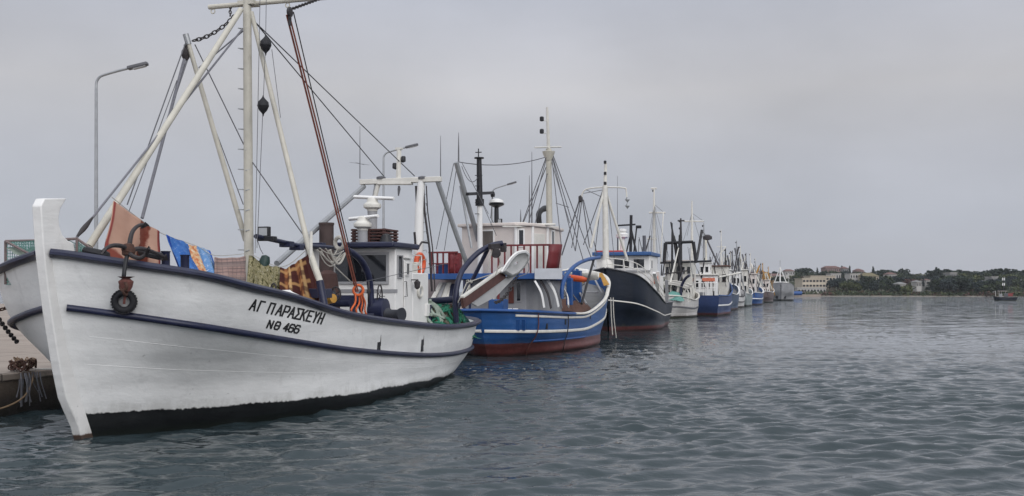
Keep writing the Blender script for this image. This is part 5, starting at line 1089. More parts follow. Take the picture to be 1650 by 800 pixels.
# ================================================================== the boats further along the quay
def far_mast(D, px, ytop, s, z0, m_, r=.1, arms=(), legs=0, lights=0, stays=(), name='mast'):
    t = D.L(px, ytop, s=s); o = part(name, MB().tube([(t.x, s, z0), (t.x, s, z0 + (t.z - z0) * .7), t], [r, r * .8, r * .45], 10), m_, D.root)
    for a0, a1, y in arms: part('crosstree', MB().tube([D.L(a0, y, s=s), D.L(a1, y, s=s)], r * .5, 7), m_, o)
    for k in range(legs): part('mast_leg', MB().tube([(t.x, s, z0 + (t.z - z0) * .8), (t.x + (-1.5, 1.5)[k % 2], s + (.9, .9, -1)[k], z0)], r * .55, 7), m_, o)
    for k in range(lights): navlight(D, o, (t.x + .12, s - .1, t.z - .3 - .7 * k))
    for x1, y1, s1 in stays: D.rope('stay', [(t.x, s, z0 + (t.z - z0) * .85), D.L(x1, y1, s=s1)], .022, WIRE, o, 4)
    return o
def far_house(D, px0, px1, ytop, s0, depth, z0, m_=None, roofm=None, rows=((.30, .22, 4),), name='wheelhouse', over=.15):
    a = D.L(px0, ytop, s=s0); b = D.L(px1, ytop, s=s0); x0, x1 = sorted((a.x, b.x)); near = s0; dirn = 1 if (D.I @ Vector((0, 0, EYE))).y < s0 else -1; s1 = s0 + dirn * depth; z1 = a.z
    h = part(name, MB().plan([(x0, s0), (x1, s0), (x1, s1), (x0, s1)], z0, z1), m_ or WHITE, D.root, bevel=.03)
    ya, yb = sorted((s0 - dirn * over * 2, s1 + dirn * over)); part('roof', MB().plan([(x0 - over, ya), (x1 + over, ya), (x1 + over, yb), (x0 - over, yb)], z1, z1 + .14), roofm or m_ or WHITE, h, bevel=.03)
    for top_, hh, n in rows:
        zc = z1 - top_ * (z1 - z0); wd = (x1 - x0) / n
        for i in range(n):
            c0 = x0 + wd * (i + .2); c1 = x0 + wd * (i + .8); D.window(h, (x0, s0), (x1, s0), (c0, s0, zc), (c1, s0, zc - hh * (z1 - z0)), m_ or WHITE, .04)
    xs_ = x1 if (x1 > 0) != (dirn < 0) else x1
    side_x = x1 if abs(math.sin(0)) == 0 and dirn > 0 else x0
    zc = z1 - .28 * (z1 - z0); D.window(h, (side_x, s0), (side_x, s1), (side_x, s0 + dirn * depth * .2, zc), (side_x, s0 + dirn * depth * .55, zc - .2 * (z1 - z0)), m_ or WHITE, .04)
    return h
def far_hull(D, L_, Bm, zb, zm, zs, topc, botc, boot, strm=None, rail=None, stern='round', bluff=.9, name='', plank=0, strake=.52):
    hl = Hull(template(L_, Bm, zb, zm, zs, bluff, stern, .06, strake), 70, 5); o = part('hull', hl.shell(.6, .1), hull_mat(name, topc, botc, boot, 0, .35, .03, wash=.2, plank=plank), D.root, 40); part('deck', hl.deck(.6, .1), DECK, D.root)
    for sd_ in (1, -1):
        if strm: stripe(D, o, hl, .25, sd_, strm, .05, .15)
        part('cap_rail', MB().sweep(hl.line(0, sd_, .02), .18, .13), rail or strm or WHITE, o, 50)
    return hl, o
# --- white trawler with the black gantry
D = Boat(95, -1.15, True, 'fishing_boat', 'old white fishing boat with grey awning and black deck gantry between two blue hulls')
far_hull(D, 12, 2.15, 2.6, 1.7, 2.15, (.55, .53, .51), (.05, .045, .04), .22, DARKGREY, OLDWHITE, 'round', .95, 'weathered_white_planking', 1.3)
sN = 11.0
far_house(D, 1071, 1114, 422, 4.6, 4.2, 1.1, OLDWHITE, PINKWHITE, ((.12, .16, 5), (.5, .2, 4)))
gp = [D.L(1070, 424, s=5.4), D.L(1072, 392, s=5.4), D.L(1117, 390, s=5.4), D.L(1122, 424, s=5.4)]
gg = part('gantry', MB().sweep(gp[1:3], .3, .28), BLACK, D.root); part('gantry_post', MB().tube([gp[0], gp[1]], .17, 10), BLACK, gg); part('gantry_post', MB().tube([gp[3], gp[2]], .17, 10), BLACK, gg); part('gantry_foot', MB().sweep([D.L(1064, 424, s=5.4), D.L(1146, 421, s=5.4)], .25, .2), BLACK, gg)
far_mast(D, 1097, 352, 5.2, 3.5, DARKIRON, .16, ((1092, 1103, 356),), 0, 3); far_mast(D, 1083, 360, 6, 3.5, BLACK, .12, (), 0, 0, (), 'boom'); far_mast(D, 1095, 380, 5.6, 3.5, BLACK, .2, (), 0, 0, (), 'post')
part('boom', MB().tube([D.L(1092, 422, s=5.3), D.L(1081, 358, s=5.3)], [.16, .07], 8), BLACK, D.root); part('boom', MB().tube([D.L(1097, 422, s=5.3), D.L(1086, 380, s=5.3)], [.12, .07], 8), BLACK, D.root)
far_mast(D, 1054, 303, 2.2, 2.0, OLDWHITE, .17, ((1046, 1072, 343), (1049, 1058, 304), (1043, 1058, 385)), 0, 1, ((1040, 420, 3), (1066, 425, 4), (1072, 345, 2.2), (1046, 425, 3), (1060, 425, 3), (1078, 415, 4)))
part('boom', MB().tube([D.L(1069, 342, s=2.4), D.L(1064, 425, s=3.5)], .06, 6), OLDWHITE, D.root)
aw = MB(); rows = [[(x, s, 3.0 + .45 * (1 - (x / 1.9) ** 2) - .10 * (s - 8) + .05 * math.sin(s * 3)) for x in (-1.9, -1.3, -.6, 0, .6, 1.3, 1.9)] for s in (7.2, 8.2, 9.2, 10.2, 11.2)]
ao = part('awning', aw.grid(rows), mat('grey_canvas_awning', (.27, .255, .235), .85, .15, 2, bmp=.4, bscale=6), D.root); mo = ao.modifiers.new('thickness', 'SOLIDIFY'); mo.thickness = .03
for s in (7.4, 9.2, 11.0): part('awning_hoop', MB().tube(curve([(-1.9, s, 1.5), (-1.9, s, 2.9 - .1 * (s - 8)), (-1, s, 3.3 - .1 * (s - 8)), (0, s, 3.48 - .1 * (s - 8)), (1, s, 3.3 - .1 * (s - 8)), (1.9, s, 2.9 - .1 * (s - 8)), (1.9, s, 1.5)], 5), .05, 7), OLDWHITE, D.root)
ga_ = curve([D.L(1097, 478, s=11), D.L(1098, 462, s=11), D.L(1104, 450, s=11.2), D.L(1111, 444, s=11.6)], 6); part('stern_gallows', MB().tube(ga_, .13, 10), NAVY, D.root); part('warp_boom', MB().tube([D.L(1070, 442, s=9), D.L(1112, 436, s=11.4)], .06, 7), DARKIRON, D.root)
D.single('fishing_net', heap((-.6, 11.0, 1.6), 1.0, .9, .9, 11, 14, .2), TEALNET, 'teal net heaped on the stern of the old white fishing boat', 'net')
deck_clutter(D, 4, 9, 8.8, 11, 1.3, 1.3); rig(D, 31, 12, 3, 9, 1.6, 2.6, 4.5)
# --- blue trawler
E = Boat(111, .45, True, 'fishing_boat', 'mid blue fishing boat with square white wheelhouse, tall white mast and rising bow')
far_hull(E, 17, 2.75, 4.0, 2.05, 2.1, (.038, .062, .16), (.10, .035, .04), .3, WHITE, BLUE, 'transom', .9, 'dull_blue_hull_paint')
sE = 11.6
far_house(E, 1116, 1152, 444, sE, 4, 1.4, WHITE, OLDWHITE, ((.2, .3, 3),)); far_house(E, 1127, 1143, 424, sE - .4, 2.6, 3.9, WHITE, WHITE, ((.25, .35, 2),), 'upper_house')
far_house(E, 1140, 1172, 430, 6.2, 3, 1.8, OLDWHITE, TERRA, ((.25, .25, 3),), 'fore_house')
rl = MB(); 
for px in (1112, 1119, 1126, 1133, 1140, 1147, 1154): a = E.L(px, 456, s=15.5); rl.tube([(a.x, a.y, 1.5), (a.x, a.y, a.z)], .05, 5)
rl.tube([E.L(1110, 456, s=15.5), E.L(1156, 456, s=15.5)], .05, 5); rl.tube([E.L(1110, 464, s=15.5), E.L(1156, 464, s=15.5)], .04, 5); part('railing', rl, WHITE, E.root)
for px, w_ in ((1138, .3), (1146, .25), (1154, .35)): a = E.L(px, 447, s=14.6); part('stanchion', MB().box((a.x, a.y, (a.z + 1.4) / 2), (w_, .2, a.z - 1.4)), WHITE, E.root)
part('salmon_crate', MB().box(E.L(1142, 451, s=14.5), (1.3, .6, .35)), mat('salmon_plastic', (.55, .16, .09), .6), E.root)
far_mast(E, 1115, 324, 9.5, 3.5, OLDWHITE, .16, ((1102, 1134, 357),), 0, 0, ((1099, 395, 11), (1132, 400, 9), (1107, 380, 9.5), (1135, 358, 9.5)))
part('boom', MB().tube([E.L(1131, 371, s=9), E.L(1123, 418, s=10)], .14, 8), BLACK, E.root); far_mast(E, 1134, 360, 7, 3, STEEL, .12, ((1129, 1140, 382),), 0, 2)
part('boom', MB().tube([E.L(1133, 374, s=7), E.L(1166, 445, s=5)], .1, 7), DARKGREY, E.root); part('boom', MB().tube([E.L(1137, 380, s=7), E.L(1138, 425, s=9)], .12, 7), CREAM, E.root)
part('radar', MB().lathe(E.L(1140, 383, s=9), [(.1, -.3), (.5, -.2), (.5, .1), (.2, .3)], n=12), DARKIRON, E.root)
part('derrick', MB().tube([E.L(1158, 447, s=8), E.L(1192, 440, s=4)], .10, 7), OLDWHITE, E.root)
deck_clutter(E, 9, 20, 2.5, 15, 2.0, 1.5, 1.5); rig(E, 32, 22, 2.5, 11, 1.9, 2.4, 5.0)
# --- smaller and smaller hulls down the line
def line_boat(S_, c, L_, Bm, zb, zm, zs, label, topc, botc, nm, strm, house, masts, seed, away=True, extra=()):
    D = Boat(S_, c, away, 'fishing_boat', label); far_hull(D, L_, Bm, zb, zm, zs, topc, botc, .28, strm, None, 'transom' if seed % 2 else 'round', .92, nm)
    for hx0, hx1, hy, s0 in house: far_house(D, hx0, hx1, hy, s0, 3.2, 1.3, random.Random(seed).choice([WHITE, OLDWHITE, PINKWHITE]), None, ((.2, .2, 3), (.55, .2, 3)))
    for px, yt, s, r, m_, ar in masts: far_mast(D, px, yt, s, 1.6, m_, r, ar, seed % 3, 1, ((px - 6, 462, s + 2), (px + 7, 460, s - 2)))
    for a, b, s, r, m_ in extra: part('boom', MB().tube([D.L(*a, s=s), D.L(*b, s=s)], r, 7), m_, D.root)
    deck_clutter(D, seed, 15, 2.5, L_ - 1.5, Bm * .65, 1.5, 1.7); rig(D, seed + 40, 26, 2, L_ - 2, Bm * .7, 2.0, 6.0); return D
G1 = line_boat(140, -.35, 15, 2.3, 3.7, 2.1, 2.3, 'slate blue fishing boat with dark green net on its bow, behind the mid blue one', (.05, .08, .14), (.06, .03, .035), 'slate_hull_paint', None, ((1150, 1176, 436, 12),), ((1162, 370, 9, .1, OLDWHITE, ((1155, 1169, 398),)), (1177, 405, 7, .14, DARKIRON, ()), (1169, 400, 5, .13, BLACK, ())), 21, extra=(((1172, 412), (1182, 456), 6, .12, DARKGREY), ((1160, 410), (1170, 398), 10, .09, OLDWHITE)))
G1.single('fishing_net', heap((-.9, 12.9, 2.2), 1.0, 1.4, 1.5, 5, 14, .25), mat('dark_green_net', (.01, .05, .035), .95, .3, 9), 'dark green net mound on the slate blue fishing boat', 'net')
line_boat(160, -.5, 14, 2.0, 3.0, 1.7, 1.9, 'small white fishing boat with dark band beyond the slate blue hull', (.62, .61, .60), (.06, .05, .05), 'dull_white_hull_paint', BLACK, ((1176, 1192, 440, 11),), ((1187, 388, 8, .12, STEEL, ((1182, 1192, 412),)), (1180, 404, 5, .12, DARKIRON, ())), 22, extra=(((1184, 400), (1196, 455), 8, .12, DARKGREY), ((1190, 398), (1181, 450), 8, .12, DARKIRON)))
line_boat(177, -.35, 14, 2.1, 3.2, 2.0, 2.2, 'pale grey green fishing boat with dark deck gear beyond the small white one', (.30, .34, .34), (.05, .05, .05), 'pale_grey_hull_paint', None, ((1184, 1204, 436, 11),), ((1193, 396, 7, .13, OLDWHITE, ((1188, 1199, 420),)), (1202, 408, 10, .12, DARKIRON, ())), 23, extra=(((1196, 410), (1206, 452), 8, .13, DARKGREY), ((1202, 412), (1190, 448), 8, .12, OLDWHITE)))
line_boat(195, .1, 15, 2.6, 3.6, 2.2, 2.4, 'bright blue fishing boat with white stripe at the far end of the row', (.04, .10, .28), (.06, .04, .05), 'strong_blue_hull_paint', WHITE, ((1197, 1218, 442, 12),), ((1209, 408, 8, .13, OLDWHITE, ((1203, 1216, 432),)), (1217, 420, 5, .12, STEEL, ())), 24, extra=(((1210, 425), (1224, 458), 8, .16, OLDWHITE), ((1224, 428), (1212, 458), 9, .14, YELLOW)))
line_boat(216, -.5, 14, 2.4, 3.4, 2.2, 2.4, 'dark grey fishing boat almost hidden beside the bright blue far hull', (.10, .11, .13), (.05, .05, .05), 'dark_grey_hull_paint', None, ((1207, 1226, 444, 11),), ((1217, 416, 8, .14, OLDWHITE, ((1211, 1222, 436),)), (1226, 424, 6, .12, DARKIRON, ())), 25, extra=(((1218, 430), (1230, 462), 8, .14, STEEL),))
YB = line_boat(240, .2, 17, 2.9, 3.9, 2.3, 2.6, 'ochre rigged fishing boat with yellow derricks beside the grey ship', (.13, .10, .10), (.05, .05, .05), 'brown_grey_hull_paint', None, ((1222, 1240, 452, 12),), ((1229, 424, 9, .16, YELLOW, ((1222, 1237, 440),)), (1238, 430, 6, .14, YELLOW, ())), 26, extra=tuple((a, b, s, .17, m_) for a, b, s, m_ in (((1228, 440), (1238, 470), 9, YELLOW), ((1234, 438), (1244, 468), 8, CREAM), ((1222, 442), (1232, 472), 9, TANW), ((1242, 446), (1231, 474), 8, YELLOW), ((1216, 448), (1226, 474), 10, CREAM), ((1246, 452), (1240, 476), 7, TANW))))
# --- grey ship seen bow on at the end
Gs = Boat(277, 3.4, False, 'ship', 'grey ship seen bow on with white tripod mast, at the end of the row', 'ship', yaw=-1.4)
hl, o = far_hull(Gs, 27, 3.45, 4.9, 3.6, 3.2, (.31, .31, .32), (.015, .015, .018), .35, None, GREYP, 'transom', .95, 'light_grey_ship_paint')
for sd_ in (1, -1):
    u, v = hl.hit(Gs, 1259 + 7 * sd_, 478, sd_, .06, .4); p = hl.pt(u, v, sd_); n = hl.nrm(u, v, sd_); t_ = Vector((0, 0, 1)).cross(n).normalized(); up_ = (Vector((0, 0, 1)) + t_ * .45).normalized()
    part('anchor_pocket', MB().box(p, (.75, .16, 1.15), Matrix((n.cross(up_).normalized(), n, up_)).transposed()), BLACK, o, bevel=.05)
tm = Gs.L(1257, 430, s=5); mo_ = part('mast', MB().tube([(tm.x, 5, 3.5), tm], [.2, .14], 10), WHITE, Gs.root); part('topmast', MB().tube([tm, Gs.L(1257, 420, s=5)], .07, 6), GREYP, mo_)
for px in (1245, 1270): part('mast_leg', MB().tube([Gs.L(1257, 431, s=5), Gs.L(px, 463, s=6)], .13, 8), WHITE, mo_)
part('crosstree', MB().tube([Gs.L(1251, 445, s=5.5), Gs.L(1264, 445, s=5.5)], .09, 7), WHITE, mo_); far_house(Gs, 1248, 1268, 455, 12, 5, 3.4, WHITE, WHITE, ((.25, .4, 4),)); part('breakwater', MB().box((tm.x, 3.6, 4.6), (4.4, .3, .7)), OLDWHITE, Gs.root, bevel=.05)
part('whip_antenna', MB().tube([Gs.L(1271, 464, s=6), Gs.L(1271, 440, s=6)], .05, 5), WHITE, Gs.root)
# --- little work boat out on the water
P0 = Vector((129.0, 283.0, 0)) - ORG; Sx, cx0 = P0.x * math.sin(TH) + P0.y * math.cos(TH), P0.x * math.cos(TH) - P0.y * math.sin(TH)
Wb = Boat(Sx, cx0, False, 'work_boat', 'small dark motor boat crossing open water below the wooded shore', 'boat', None, yaw=98)
far_hull(Wb, 5.9, 1.15, 1.25, .85, .95, (.018, .022, .032), (.02, .02, .025), .1, None, BLACK, 'transom', .9, 'dark_launch_paint')
def Wp(px, py): return Wb.L(px, py, x=0)
part('canopy', MB().box(Wp(1615, 469.5) , (1.7, 2.4, .16)), mat('beige_canopy', (.34, .30, .27), .7), Wb.root, bevel=.04)
for px in (1610, 1614, 1620): part('canopy_post', MB().tube([Wp(px, 481), Wp(px, 470)], .06, 6), OLDWHITE, Wb.root)
part('console', MB().box(Wp(1612.5, 477), (1.0, .8, 1.0)), GREYP, Wb.root, bevel=.05); part('cabin', MB().box(Wp(1621, 476.5), (1.2, .9, 1.2)), DARKGREY, Wb.root, bevel=.05)
wm = part('mast', MB().tube([Wp(1617, 470), Wp(1617, 446)], .08, 7), BLACK, Wb.root)
for y in (450, 458.5): part('day_board', MB().box(Wp(1617, y), (.06, .62, .72)), WHITE, wm)
part('derrick', MB().tube([Wp(1624, 474), Wp(1634, 472.5)], .1, 6), mat('dull_red_paint', (.22, .05, .05), .6), Wb.root); part('stern_gear', MB().box(Wp(1628, 476), (1.0, 1.2, .7)), MATS['dull_red_paint'], Wb.root, bevel=.08)
part('bow_post', MB().tube([Wp(1604, 479), Wp(1604, 469)], .07, 6), OLDWHITE, Wb.root)
# ================================================================== the far shore
def shore_y(X_): return 545 - .30 * max(0, X_ - 150)
def ground(X_, Y_):
    t = min(max((Y_ - shore_y(X_)) / 230, 0), 1.6); k = 12.5 - 4.5 * min(1, max(0, (X_ - 165) / 60)); return .35 + k * (3 * min(t, 1) ** 2 - 2 * min(t, 1) ** 3) + (1.2 * mnoise.noise(Vector((X_ * .02, Y_ * .02, 0))) * min(t * 3, 1)) + max(0, t - 1) * 3
m = MB(); rows = []
for j in range(34):
    t = -.04 + j / 33 * 1.6; rows.append([(X_, shore_y(X_) + 230 * t, ground(X_, shore_y(X_) + 230 * t) if t > 0 else -1.2) for X_ in range(60, 560, 6)])
def land_mat():
    mt_, t, p = principled('shore_ground', .95); o = nd(t, 'ShaderNodeTexCoord').outputs['Object']; s = nd(t, 'ShaderNodeSeparateXYZ'); t.links.new(o, s.inputs[0])
    c = ramp(t, noise(t, o, .06, 8, .7), [(.3, (.03, .038, .022)), (.55, (.055, .06, .032)), (.75, (.10, .085, .06))]); c = mixc(t, ramp(t, math_(t, 'ADD', s.outputs[2], math_(t, 'MULTIPLY', noise(t, o, .3, 5), .8)), [(.55, (1, 1, 1)), (1, (0, 0, 0))]), c, (.20, .165, .135)); t.links.new(c, p.inputs['Base Color']); return mt_
tag(part('hills', m.grid(rows), land_mat()), 'low wooded hill on the far shore', None, None, 'structure')
def foliage_mat(name, c0, c1, tr=.0):
    mt_, t, p = principled(name, .85, 0, .15); g = nd(t, 'ShaderNodeNewGeometry'); o = nd(t, 'ShaderNodeTexCoord').outputs['Object']
    oi = nd(t, 'ShaderNodeObjectInfo'); v = math_(t, 'ADD', math_(t, 'MULTIPLY', g.outputs['Random Per Island'], .55), math_(t, 'ADD', math_(t, 'MULTIPLY', noise(t, o, .7, 3), .45), math_(t, 'MULTIPLY', oi.outputs['Random'], .25)))
    t.links.new(ramp(t, v, [(.25, c0), (.95, c1)]), p.inputs['Base Color']); return mt_
FOL = [foliage_mat('dark_pine_needles', (.012, .020, .016), (.035, .048, .030)), foliage_mat('grey_green_leaves', (.022, .032, .020), (.06, .075, .040)), foliage_mat('olive_leaves', (.04, .05, .02), (.10, .11, .045)), foliage_mat('cypress_foliage', (.010, .018, .015), (.028, .038, .026)), foliage_mat('reddish_twigs', (.05, .028, .026), (.11, .06, .05)), foliage_mat('bluish_leaves', (.018, .026, .028), (.045, .058, .055))]
BARK = mat('bark', (.06, .045, .035), .9, .3, 3)
def leaf_mesh(name, blobs, n, size, seed):
    """clumps of small leaf faces through the volume of several blobs"""
    r_ = np.random.default_rng(seed); vs = []; fs = []; wt = np.array([b[3] * b[4] for b in blobs]); wt = wt / wt.sum()
    for k in range(n):
        b = blobs[r_.choice(len(blobs), p=wt)]; d = r_.normal(size=3); d /= np.linalg.norm(d); rad = r_.uniform(.55, 1.05) ** .6; c = np.array(b[:3]) + d * rad * np.array([b[3], b[3], b[4]])
        a, e = r_.normal(size=3), r_.normal(size=3); a /= np.linalg.norm(a); e -= a * a.dot(e); e /= np.linalg.norm(e); s = size * r_.uniform(.5, 1.4); o = len(vs)
        vs += [tuple(c + a * s), tuple(c + e * s * .8), tuple(c - a * s * .9 + d * s * .3), tuple(c - e * s * .7)]; fs.append((o, o + 1, o + 2, o + 3))
    me = bpy.data.meshes.new(name); me.from_pydata(vs, [], fs); return me
KIND = []
def kind(name, label, cat, fol, blobs, n, size, seed, trunk):
    KIND.append(dict(name=name, label=label, cat=cat, crown=leaf_mesh('crown', blobs, n, size, seed), fol=FOL[fol], trunk=trunk))
def blobset(seed, n, R_, H0, H1, rr):
    r_ = random.Random(seed); return [(r_.uniform(-R_, R_), r_.uniform(-R_, R_), r_.uniform(H0, H1), rr * r_.uniform(.7, 1.2), rr * r_.uniform(.55, .9)) for _ in range(n)]
kind('pine_tree', 'dark rounded pine on the far wooded shore', 'tree', 0, blobset(1, 9, 2.3, 3.6, 6.6, 1.9), 560, .48, 1, 4.2)
kind('broadleaf_tree', 'grey green broadleaf tree on the far shore', 'tree', 1, blobset(2, 10, 2.4, 2.2, 5.8, 1.7), 560, .46, 2, 3.2)
kind('olive_tree', 'yellowish olive tree near the far waterline', 'tree', 2, blobset(3, 7, 1.9, 1.4, 3.4, 1.3), 420, .40, 3, 2.2)
kind('cypress_tree', 'pointed dark conifer standing above the far roofs', 'tree', 3, [(0, 0, .8 + i * .85, 1.75 - i * .17, .9) for i in range(9)], 520, .42, 4, 2.0)
kind('bare_tree', 'reddish bare tree on the far shore', 'tree', 4, blobset(5, 7, 1.9, 1.5, 4.2, 1.3), 460, .30, 5, 2.6)
kind('evergreen_tree', 'blue green bushy tree on the far shore', 'tree', 5, blobset(6, 10, 2.2, 1.5, 5.6, 1.6), 540, .45, 6, 2.4)
PROTO = {}
def plant(k, X_, Y_, sc, sz, rot):
    d = KIND[k]
    if k not in PROTO:
        e = bpy.data.objects.new(d['name'], None); COL.objects.link(e); e.empty_display_size = 1; tag(e, d['label'], d['cat'], d['name'].replace('_', ' ') + 's on the far shore')
        c = bpy.data.objects.new('crown', d['crown']); COL.objects.link(c); c.data.materials.append(d['fol']); c.parent = e
        tk_ = part('trunk', MB().tube([(0, 0, -1), (.05, 0, d['trunk'] * .5), (0, .08, d['trunk'])], [.28, .2, .1], 7).tube([(0, 0, d['trunk'] * .6), (.9, .3, d['trunk'] * 1.15)], [.13, .05], 5).tube([(0, 0, d['trunk'] * .55), (-.8, -.4, d['trunk'] * 1.1)], [.13, .05], 5), BARK); tk_.parent = e; PROTO[k] = (e, c, tk_); o = e
    else:
        e, c, tk_ = PROTO[k]; o = e.copy(); COL.objects.link(o)
        for q in (c, tk_): r_ = q.copy(); COL.objects.link(r_); r_.parent = o
    o.location = (X_, Y_, ground(X_, Y_)); o.rotation_euler = (0, 0, rot); o.scale = (sc, sc, sz)
tr = random.Random(12)
def at(px, Y_): return (px - CX) / F * Y_
def put(px, ytop, Y_, k, wide=1.0):
    """tree whose top stands where the hill line shows it"""
    X_ = at(px, Y_); h = EYE + (YH - ytop) / F * Y_ - ground(X_, Y_); H0 = (8.4, 7.2, 4.8, 8.8, 5.4, 7.2)[k]; sz = max(.35, h / H0); plant(k, X_, Y_, sz * wide, sz, tr.uniform(0, 6.28))
# skyline trees, read along the ridge
for px, yt, dY, k, wd in ((1291, 431, 205, 0, 1.2), (1298, 430, 200, 0, 1.1), (1306, 436, 190, 1, 1), (1317, 431, 215, 3, .8), (1325, 440, 170, 1, 1), (1338, 440, 165, 5, 1.1), (1357, 428, 215, 3, .9), (1369, 428, 205, 3, .7), (1361, 440, 170, 1, 1.2), (1376, 436, 210, 1, .9), (1387, 438, 205, 0, .9), (1397, 437, 215, 1, 1.1), (1407, 429, 215, 3, .9), (1414, 438, 195, 1, 1), (1421, 434, 190, 0, 1.3), (1429, 433, 195, 0, 1.3), (1436, 435, 185, 0, 1.1), (1447, 436, 190, 1, 1), (1457, 431, 215, 0, .8), (1468, 440, 200, 2, 1.2), (1478, 440, 205, 1, 1), (1488, 438, 190, 2, 1),
                          (1503, 434, 150, 0, 1.1), (1509, 430, 145, 3, 1), (1517, 431, 150, 0, 1), (1524, 432, 155, 5, 1.2), (1537, 433, 165, 0, 1.5), (1548, 435, 160, 1, 1.2), (1557, 436, 165, 0, 1.2), (1566, 435, 165, 0, 1.5), (1576, 437, 160, 5, 1.2), (1585, 437, 155, 1, 1.2), (1592, 434, 165, 0, 1.1), (1603, 431, 160, 0, 1.4), (1612, 433, 160, 5, 1.2), (1621, 431, 165, 0, 1.5), (1632, 436, 155, 1, 1.2), (1643, 433, 160, 0, 1.4), (1654, 435, 160, 0, 1.3), (1666, 432, 160, 1, 1.3), (1680, 434, 160, 0, 1.3), (1700, 432, 160, 0, 1.4),
                          (1283, 437, 195, 1, 1.2), (1276, 436, 200, 1, 1.2), (1268, 438, 200, 0, 1), (1240, 437, 210, 1, 1.1), (1250, 436, 210, 5, 1.1), (1262, 437, 215, 1, 1)):
    Y_ = shore_y(at(px, 560)) + dY; put(px, yt, Y_, k, wd)
# slopes below the skyline
for px, yt, dY, k, wd in ((1337, 449, 60, 5, 1), (1343, 447, 70, 1, 1), (1350, 446, 65, 5, 1.1), (1357, 445, 60, 5, 1.1), (1364, 447, 55, 1, 1), (1372, 452, 40, 2, 1.3), (1378, 450, 50, 5, 1), (1388, 441, 90, 3, .7), (1392, 452, 45, 5, .9), (1399, 452, 40, 0, 1), (1407, 453, 40, 5, 1), (1414, 452, 45, 1, 1), (1420, 446, 70, 5, 1.2), (1427, 449, 60, 0, 1.2), (1435, 452, 60, 1, 1), (1441, 446, 90, 1, 1), (1447, 452, 50, 5, 1.2), (1443, 458, 25, 0, 1), (1455, 458, 30, 2, 1.6), (1463, 447, 90, 4, 1.5), (1470, 448, 85, 4, 1.4), (1480, 452, 70, 2, 1.3), (1487, 446, 95, 1, 1), (1495, 446, 60, 5, 1)):
    put(px, yt, shore_y(at(px, 560)) + dY, k, wd)
for i in range(58):
    px = tr.uniform(1496, 1705); t = tr.random(); dY = 12 + 125 * t; put(px, 463 - 25 * t ** .8 + tr.uniform(-3, 3), shore_y(at(px, 500)) + dY, tr.choice([0, 0, 1, 1, 5, 5, 5, 2]), tr.uniform(1, 1.4))
for px, yt, dY in ((1528, 441, 20), (1533, 444, 14), (1538, 443, 18), (1543, 442, 16), (1548, 441, 22), (1594, 448, 12), (1599, 450, 10), (1604, 451, 8), (1609, 449, 12), (1613, 447, 14)): put(px, yt, shore_y(at(px, 500)) + dY, tr.choice([0, 5, 1]), 1.3)
for px, yt in ((1333, 435), (1340, 437), (1347, 434.5), (1353, 437), (1362, 435), (1384, 436.5), (1391, 438), (1397, 443), (1408, 444), (1437, 442), (1444, 443), (1244, 444), (1257, 443)): put(px, yt, shore_y(at(px, 560)) + (170 if yt < 440 else 90), tr.choice([0, 1, 5]), 1.3)
for i in range(34):
    px = tr.uniform(1272, 1502); dY = tr.uniform(110, 205); put(px, 447 - 10 * (dY - 110) / 95 + tr.uniform(-2, 2), shore_y(at(px, 560)) + dY, tr.choice([0, 0, 1, 5]), tr.uniform(1.1, 1.5))
for i in range(26):
    px = tr.uniform(1268, 1500); t = tr.random(); dY = 90 + 100 * t; put(px, 452 - 10 * t + tr.uniform(-2, 2), shore_y(at(px, 560)) + dY, tr.choice([1, 1, 5, 2, 4]), tr.uniform(1, 1.5))
# undergrowth nobody could count
ug = []
for i in range(1150):
    px = tr.uniform(1225, 1720); t = tr.random() ** 1.6; Y_ = shore_y(at(px, 540)) + 3 + 200 * t; X_ = at(px, Y_); ug.append((X_, Y_, ground(X_, Y_) + .3, tr.uniform(1.2, 2.6), tr.uniform(.8, 1.9)))
for nm, mt_, lab, sl_ in (('undergrowth', FOL[1], 'dull green scrub covering the far shore', slice(0, 780)), ('scrub', FOL[4], 'reddish brown scrub along the far waterline', slice(780, 980)), ('bushes', FOL[2], 'olive bushes near the far waterline', slice(980, 1150))):
    bl = ug[sl_]; o = bpy.data.objects.new(nm, leaf_mesh(nm, bl, len(bl) * 26, .5, 33 + sl_.start)); COL.objects.link(o); o.data.materials.append(mt_); tag(o, lab, None, None, 'stuff')
